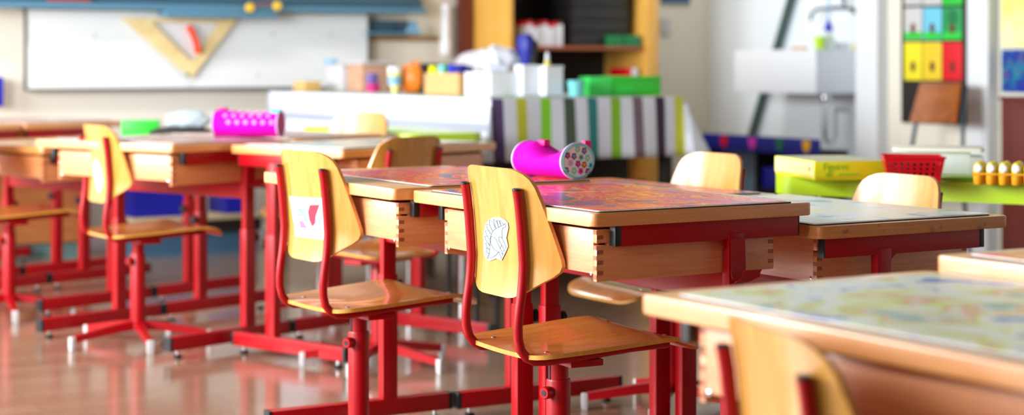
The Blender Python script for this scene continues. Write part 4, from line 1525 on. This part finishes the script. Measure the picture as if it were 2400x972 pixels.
# things on the sink rim (near side)
cc2, zz2 = on_s(1920, 110, 7.165)
t = single(MB().lathe([(.026, 0), (.029, .03), (.034, .078), (.031, .078)], 18), 'cup', M['lime'], 'lime green cup on the sink rim', 'cup', 7.168, cc2, zt + .001)
cc2, _ = on_s(1955, 110, 7.40)
bt = thing('spray_bottle', 'clear bottle with a dark blue nozzle behind the lime cup', 'bottle', SC(7.26, 8.375, zt + .001), RA)
MB().lathe([(.030, 0), (.040, .01), (.040, .05), (.022, .095), (.014, .11)], 18).build('bottle_body', mat('clear_bottle', (206, 226, 216), .2, var=.15, alpha=.6), bt)
MB().lathe([(.030, .111), (.028, .125), (.010, .17), (.007, .18)], 16).build('nozzle', M['blue'], bt)
MB().lathe([(.006, .181), (.006, .36), (.004, .37)], 10).build('stem', M['lidblue'], bt)
single(MB().box(-.014, .014, -.06, .06, 0, .018, bev=.005), 'nail_brush', M['cardboard'], 'small tan brush on the sink rim, left of the lime cup', 'brush', 7.166, 8.53, zt + .001)
single(MB().box(0, .10, -.012, .012, 0, .045, bev=.008), 'soap_bar', M['white'], 'white soap block on the near rim of the sink', 'soap', 7.32, 8.376, zt + .001)
single(MB().lathe([(.012, 0), (.016, .02), (.010, .034)], 12), 'soap_bar', M['fl_yellow'], 'small yellow soap piece at the right end of the sink rim', 'soap', 7.46, 8.376, zt + .001)
po = MB().tube([(7.56, 9.748, .02), (7.56, 8.76, 2.2)], .026, 12)
tag(po.build('leaning_pole', M['pole'], None, SC(0, 0), RA), 'dark green pole leaning diagonally behind the sink', 'pole')
# blue unit with coloured tags
bu = thing('coat_rack_bench', 'low dark unit with a blue front band and shield-shaped coloured tags', 'shelf unit', SC(6.60, 7.70, 0), RA)
MB().box(0, .02, 0, 1.14, .553, .645, bev=.003).build('front_band', M['navy'], bu)
MB().box(.021, .22, 0, 1.14, .56, .58, bev=.002).build('top_board', M['dark'], bu)
MB().box(.20, .22, 0, 1.14, .0, .559).build('back_board', mat('grey_blue_board', (120, 150, 176), .5, var=.08), bu)
for y in (0, .56, 1.12):
    MB().box(.021, .199, y, y + .02, 0, .559).build('upright', M['dark'], bu)
MB().box(.021, .199, .021, .559, .33, .345).build('shelf', M['dark'], bu)
for px, cname in ((1697, 'bright_red'), (1763, 'fl_pink'), (1827, 'green_d'), (1890, 'fl_orange')):
    cy_, _ = on_s(px, 330, 6.598)
    poly = [(-.040, .035), (.040, .035), (.042, 0), (.026, -.030), (0, -.050), (-.026, -.030), (-.042, 0)]
    mm_ = Matrix.Translation((-.004, cy_ - 7.70, .606)) @ Matrix(((0, 0, 1, 0), (1, 0, 0, 0), (0, 1, 0, 0), (0, 0, 0, 1)))
    MB().prism([(a * .8, b * .85) for a, b in poly], 0, .004, mt=mm_).build('shield_tag', M[cname], bu)
single(MB().box(0, .12, 0, .15, 0, .12, bev=.006), 'bucket', M['blue'], 'royal blue box inside the dark shelf unit', 'box', 6.65, 8.10, .346)

# ------------------------------------------------------------------ picture panel, posters and adult chair on the right
pb = thing('picture_panel', 'tall black hanging panel with rows of coloured picture cards', 'picture panel', SC(6.905, 0, 0), RA)
ca, _ = on_s(2262, 100, 6.905)
cb_, _ = on_s(2112, 100, 6.905)
_, zbot = on_s(2187, 290, 6.905)
MB().box(0, .012, ca, cb_, zbot, 1.95, bev=.002).build('backing', M['dark'], pb)
cols = [2118, 2162, 2208, 2256]
rows = [(-60, 12), (18, 94), (99, 188)]
mats_ = [['lightgrey', 'lightgrey', 'cardgreen'], ['lightgrey', 'skyblue', 'cardgreen2'], ['cardyellow', 'cardamber', 'cardred']]
for r_, (ya, yb) in enumerate(rows):
    for q in range(3):
        y1_, _ = on_s(cols[q] + 1, 100, 6.902)
        y0_, _ = on_s(cols[q + 1] - 1, 100, 6.902)
        _, z1_ = on_s((cols[q] + cols[q + 1]) / 2, ya, 6.902)
        _, z0_ = on_s((cols[q] + cols[q + 1]) / 2, yb, 6.902)
        card = MB().box(-.003, 0, y0_, y1_, z0_, z1_, bev=.0012).build('picture_card', M[mats_[r_][q]], pb)
        ym, hz = (y0_ + y1_) / 2, z1_ - z0_
        if r_ > 0:
            MB().lathe([(.020, 0), (.019, .002)], 14, mt=Matrix.Translation((-.003, ym, z0_ + hz * .36)) @ Matrix.Rotation(R(-90), 4, 'Y') @ Matrix.Diagonal((1.5, .9, 1, 1))).build('printed_figure', M['brownfig'], card)
        if r_ == 1:
            if q == 2:
                MB().lathe([(.036, 0), (.035, .002)], 16, mt=Matrix.Translation((-.0055, ym, z0_ + hz * .72)) @ Matrix.Rotation(R(-90), 4, 'Y')).build('printed_tree', M['green_d'], card)
            MB().box(-.0045, -.003, y0_ + .004, y1_ - .004, z0_ + .003, z0_ + hz * .25).build('printed_grass', M['cardgreen'], card)

po_y = thing('poster', 'pale yellow poster at the top right picture edge', 'poster', SC(6.905, 0, 0), RA)
cb2, zlo = on_s(2347, 110, 6.905)
MB().box(0, .004, cb2 - .62, cb2, zlo, 1.75).build('sheet', M['posteryellow'], po_y)
po_b = thing('poster', 'dark blue poster with coloured shapes under the yellow poster', 'poster', SC(6.905, 0, 0), RA)
_, zh_ = on_s(2370, 116, 6.905)
_, zl_ = on_s(2370, 216, 6.905)
MB().box(0, .004, cb2 - .62, cb2, zl_, zh_).build('sheet', M['posterblue'], po_b)
wd = thing('wooden_chest', 'reddish brown wooden chest under the blue poster', 'chest', SC(6.78, 0, 0), RA)
cw, _ = on_s(2346, 300, 6.78)
MB().box(0, .14, cw - .8, cw, 0, .88, bev=.004).build('body', M['darkwood'], wd)
MB().box(-.008, .142, cw - .8, cw + .004, .8805, .90, bev=.004).build('lid', M['darkwood'], wd)
for i in range(2):
    MB().box(-.006, -.0005, cw - .38 - i * .39, cw - .02 - i * .39, .08, .84, bev=.002).build('door_panel', M['darkwood'], wd)

ac = thing('steel_chair', 'adult chair with brown plywood back and dark steel tubes in front of the picture panel', 'chair', (2.16, 9.28, 0), RA + PI)
# local x = facing


def acb(a, b):
    z = .760 + .205 * a
    y = (b * 2 - 1) * (.165 - .02 * a)
    return Vector((-.02 - .05 * a + .03 * (abs(y) / .17) ** 2, y, z))


MB().grid(acb, 6, 12, th=(.012, 0, 0)).build('backrest', M['brownply'], ac)
MB().box(.0, .38, -.18, .18, .445, .460, bev=.006).build('seat', M['brownply'], ac)
for sg in (1, -1):
    MB().tube([(-.075, sg * .142, .95), (-.03, sg * .165, .77), (-.01, sg * .185, .60), (.0, sg * .19, .46), (-.06, sg * .20, .0)], .011, 10).build('rear_leg', M['steel'], ac)
    MB().tube([(.0, sg * .175, .435), (.34, sg * .175, .435), (.36, sg * .178, .42), (.38, sg * .185, .0)], .011, 10).build('front_leg', M['steel'], ac)

# ------------------------------------------------------------------ lime table on the right with its things
LT = (.834, 5.97)
LA = math.atan2(-.46, .718)
LTZ = .700
lt = thing('lime_table', 'lime green table on the right with yellow box and red basket', 'table', (LT[0], LT[1], 0), LA)
MB().prism(rrect(0, 1.5, 0, .85, .10, 10), LTZ - .062, LTZ, bev=.008).build('tabletop', M['lime'], lt)
for x in (.12, 1.38):
    for y in (.12, .73):
        MB().tube([(x, y, 0), (x, y, LTZ - .062)], .020, 12).build('leg', M['chrome'], lt)


def ltp(px, py, z0=LTZ + .001):
    Z = (CAMH - z0) * FPX / (py - HOR)
    return Vector(((px - 1200) / FPX * Z, Z, z0))


p = ltp(1910, 422)
q_ = ltp(1817, 406)
yb_ = thing('game_box', 'yellow cardboard box with green lettering on the lime table', 'box', p, R(20))
# local x -> right face direction, local y -> left face direction
bl = Vector((q_.x - p.x, q_.y - p.y)).length
angl = math.atan2(q_.y - p.y, q_.x - p.x)
yb_.rotation_euler.z = angl - R(90)
MB().box(.001, .244, .001, bl - .001, 0, .006).build('tray', M['yellow_box'], yb_)
MB().box(-.001, .246, -.001, bl + .001, .0065, .058, bev=.002).build('lid', M['yellow_box'], yb_)
MB().box(-.0022, -.0012, .003, bl - .003, .009, .0555).build('pale_end', M['yellow_pale'], yb_)
MB().box(.004, .241, .004, bl - .004, .0582, .0588).build('top_print', M['carton_top'], yb_)
MB().lathe([(.008, 0), (.007, .001)], 12, mt=Matrix.Translation((-.0024, .04, .034)) @ Matrix.Rotation(R(-90), 4, 'Y')).build('orange_dot', M['orange'], yb_)


def text_mesh(body, size, m, name, parent, mt):
    cu = bpy.data.curves.new(name, 'FONT')
    cu.body = body
    cu.size = size
    cu.extrude = .0004
    ob = bpy.data.objects.new(name, cu)
    scn.collection.objects.link(ob)
    bpy.context.view_layer.update()
    me_ = bpy.data.meshes.new_from_object(ob.evaluated_get(bpy.context.evaluated_depsgraph_get()))
    bpy.data.objects.remove(ob)
    me_.transform(mt)
    me_.materials.clear()
    me_.materials.append(m)
    o_ = bpy.data.objects.new(name, me_)
    scn.collection.objects.link(o_)
    o_.parent = parent
    return o_


RX = Matrix.Rotation(R(90), 4, 'X')
text_mesh('Figures', .030, M['greenink'], 'lettering', yb_, Matrix.Translation((.025, -.0018, .032)) @ RX)
text_mesh('de', .024, M['greenink'], 'lettering', yb_, Matrix.Translation((.034, -.0018, .011)) @ RX)
MB().tube([(.075 + .006 * i, -.0020, .014 + .007 * (i % 2)) for i in range(13)], .0014, 5).build('handwriting', M['greenink'], yb_)

# red basket (perforated)
p = ltp(2142, 428)
rb = thing('plastic_basket', 'red perforated plastic basket on the lime table', 'basket', (p.x, p.y + .02, p.z), R(-8))


def basket_side(w0, w1, h, holes, rows_):
    m_ = MB()
    # bars between holes: top rim, bottom band, posts
    n_ = holes
    z1, z2 = h * .32, h * .82
    zs_ = [0, z1] + [z1 + (z2 - z1) * k / rows_ for k in range(1, rows_)] + [z2, h]

    def X(q, z):
        ww = w0 + (w1 - w0) * z / h
        return (q - .5) * ww
    dpt = .003

    def slab(qa, qb, za, zb_2):
        ta, tb_ = (w1 - w0) / 2 * za / h, (w1 - w0) / 2 * zb_2 / h
        vs_ = [(X(qa, za), -ta, za), (X(qb, za), -ta, za), (X(qb, zb_2), -tb_, zb_2), (X(qa, zb_2), -tb_, zb_2)]
        vs2 = [(x, y + dpt, z) for x, y, z in vs_]
        m_.add(vs_ + vs2, [[0, 1, 2, 3], [7, 6, 5, 4], [0, 4, 5, 1], [1, 5, 6, 2], [2, 6, 7, 3], [3, 7, 4, 0]])
    slab(0, 1, 0, z1)
    slab(0, 1, z2, h)
    for k in range(1, rows_):
        zz_ = z1 + (z2 - z1) * k / rows_
        slab(0, 1, zz_ - .003, zz_ + .003)
    for k in range(n_ + 1):
        qa = max(0, k / n_ - .25 / n_)
        qb = min(1, k / n_ + .25 / n_)
        if k == 0:
            qb = .5 / n_
        if k == n_:
            qa = 1 - .5 / n_
        slab(qa, qb, z1, z2)
    return m_


bw, bd, bh = .150, .15, .080
for (rot, w0, dist, hl) in ((0, bw, bd / 2, 9), (180, bw, bd / 2, 9), (90, bd, bw / 2, 7), (270, bd, bw / 2, 7)):
    m_ = basket_side(w0, w0 + .03, bh, hl, 3)
    mt_ = Matrix.Rotation(R(rot), 4, 'Z') @ Matrix.Translation((0, -dist, 0))
    m_.v = [tuple(mt_ @ Vector(v)) for v in m_.v]
    m_.build('basket_wall', M['bright_red'], rb)
MB().box(-bw / 2, bw / 2, -bd / 2, bd / 2, 0, .003).build('bottom', M['bright_red'], rb)
a_, b_2 = bw / 2 + .016, bd / 2 + .016
MB().tube([(-a_, -b_2, bh), (a_, -b_2, bh), (a_, b_2, bh), (-a_, b_2, bh), (-a_, -b_2, bh)], .0035, 8).build('rim', M['bright_red'], rb)
single(MB().box(-.05, .05, -.055, .055, 0, .06, bev=.01), 'small_box', M['dark'], 'dark contents standing inside the red basket', 'box', *to_sc(rb.location.x, rb.location.y), LTZ + .0045)

# white lidded tray behind the basket
p = at(2200, 395, 6.05)
wt = thing('storage_tray', 'large white tray with a thin lid behind the red basket', 'tray', (p.x + .0, p.y, LTZ + .001), R(-12))
MB().box(-.11, .10, -.08, .12, 0, .075, bev=.006).build('tray_body', M['white'], wt)
MB().prism(rrect(-.15, .145, -.10, .14, .02), .0755, .086, bev=.002).build('lid', mat('cream_lid', (244, 238, 226), .5, var=.03), wt)
p = at(2268, 400, 5.98)
tag(MB().box(-.035, .035, -.06, .05, 0, .060, bev=.003).build('grey_box', M['lightgrey'], None, (p.x + .02, p.y + .03, LTZ + .001), R(-10)), 'light grey box between white tray and orange egg tray', 'box')
p = ltp(2250, 424)
gl = MB().prism([(-.06, 0), (-.02, .035), (.06, .04), (.09, .0), (.03, -.02)], 0, .012, bev=.002)
tag(gl.build('leaf_cutout', M['greenink'], None, (p.x, p.y, LTZ + .001), 0), 'green leaf-shaped cut-out lying right of the red basket', 'cut-out')

# egg tray
p = ltp(2275, 432)
et = thing('egg_tray', 'orange egg tray at the right end of the lime table', 'egg tray', (p.x, p.y - .01, LTZ + .001), R(-22))
ex, ey = 7, 3
pit = .037
m_ = MB()
for i in range(ex):
    for j in range(ey):
        m_.lathe([(.012, 0), (.015, .004), (.0182, .036), (.0165, .036), (.012, .010)], 12, mt=Matrix.Translation((.019 + pit * i, .019 + pit * j, 0)))
m_.build('cups', M['eggorange'], et)
m_ = MB()
for i in range(ex + 1):
    m_.box(pit * i - .0015 if i else 0, pit * i + .0015, 0, pit * ey, .030, .036)
for j in range(ey + 1):
    m_.box(0, pit * ex, pit * j - .0015 if j else 0, pit * j + .0015, .030, .036)
m_.build('tray_web', M['eggorange'], et)
rowname = ['front', 'middle', 'back']
eggp = None
for j in range(ey):
    for i in range(ex):
        ca_, sa_ = math.cos(et.rotation_euler.z), math.sin(et.rotation_euler.z)
        lx, ly = .019 + pit * i, .019 + pit * j
        pos = (et.location.x + ca_ * lx - sa_ * ly, et.location.y + sa_ * lx + ca_ * ly, LTZ + .026)
        if eggp is None:
            eggp = thing('toy_egg', '', 'egg', pos, et.rotation_euler.z, 'yellow eggs in the orange tray')
            MB().lathe([(.002, 0), (.012, .004), (.0155, .012), (.0168, .019), (.0152, .030), (.0095, .040), (.003, .044)], 16).build('shell', M['egg'], eggp)
            MB().lathe([(.012, 0), (.010, .0022), (.004, .003)], 14, mt=Matrix.Translation((.0, -.0155, .025)) @ Matrix.Rotation(R(78), 4, 'X') @ Matrix.Diagonal((1, 1.1, 1, 1))).build('white_patch', M['eggw'], eggp)
            e = eggp
        else:
            e = copy_tree(eggp)
            e.location = pos
        e['label'] = 'yellow egg in the orange tray, %s row, %s' % (rowname[j], ['leftmost', 'second from left', 'third from left', 'fourth from left', 'fifth from left', 'second from right', 'rightmost'][i])
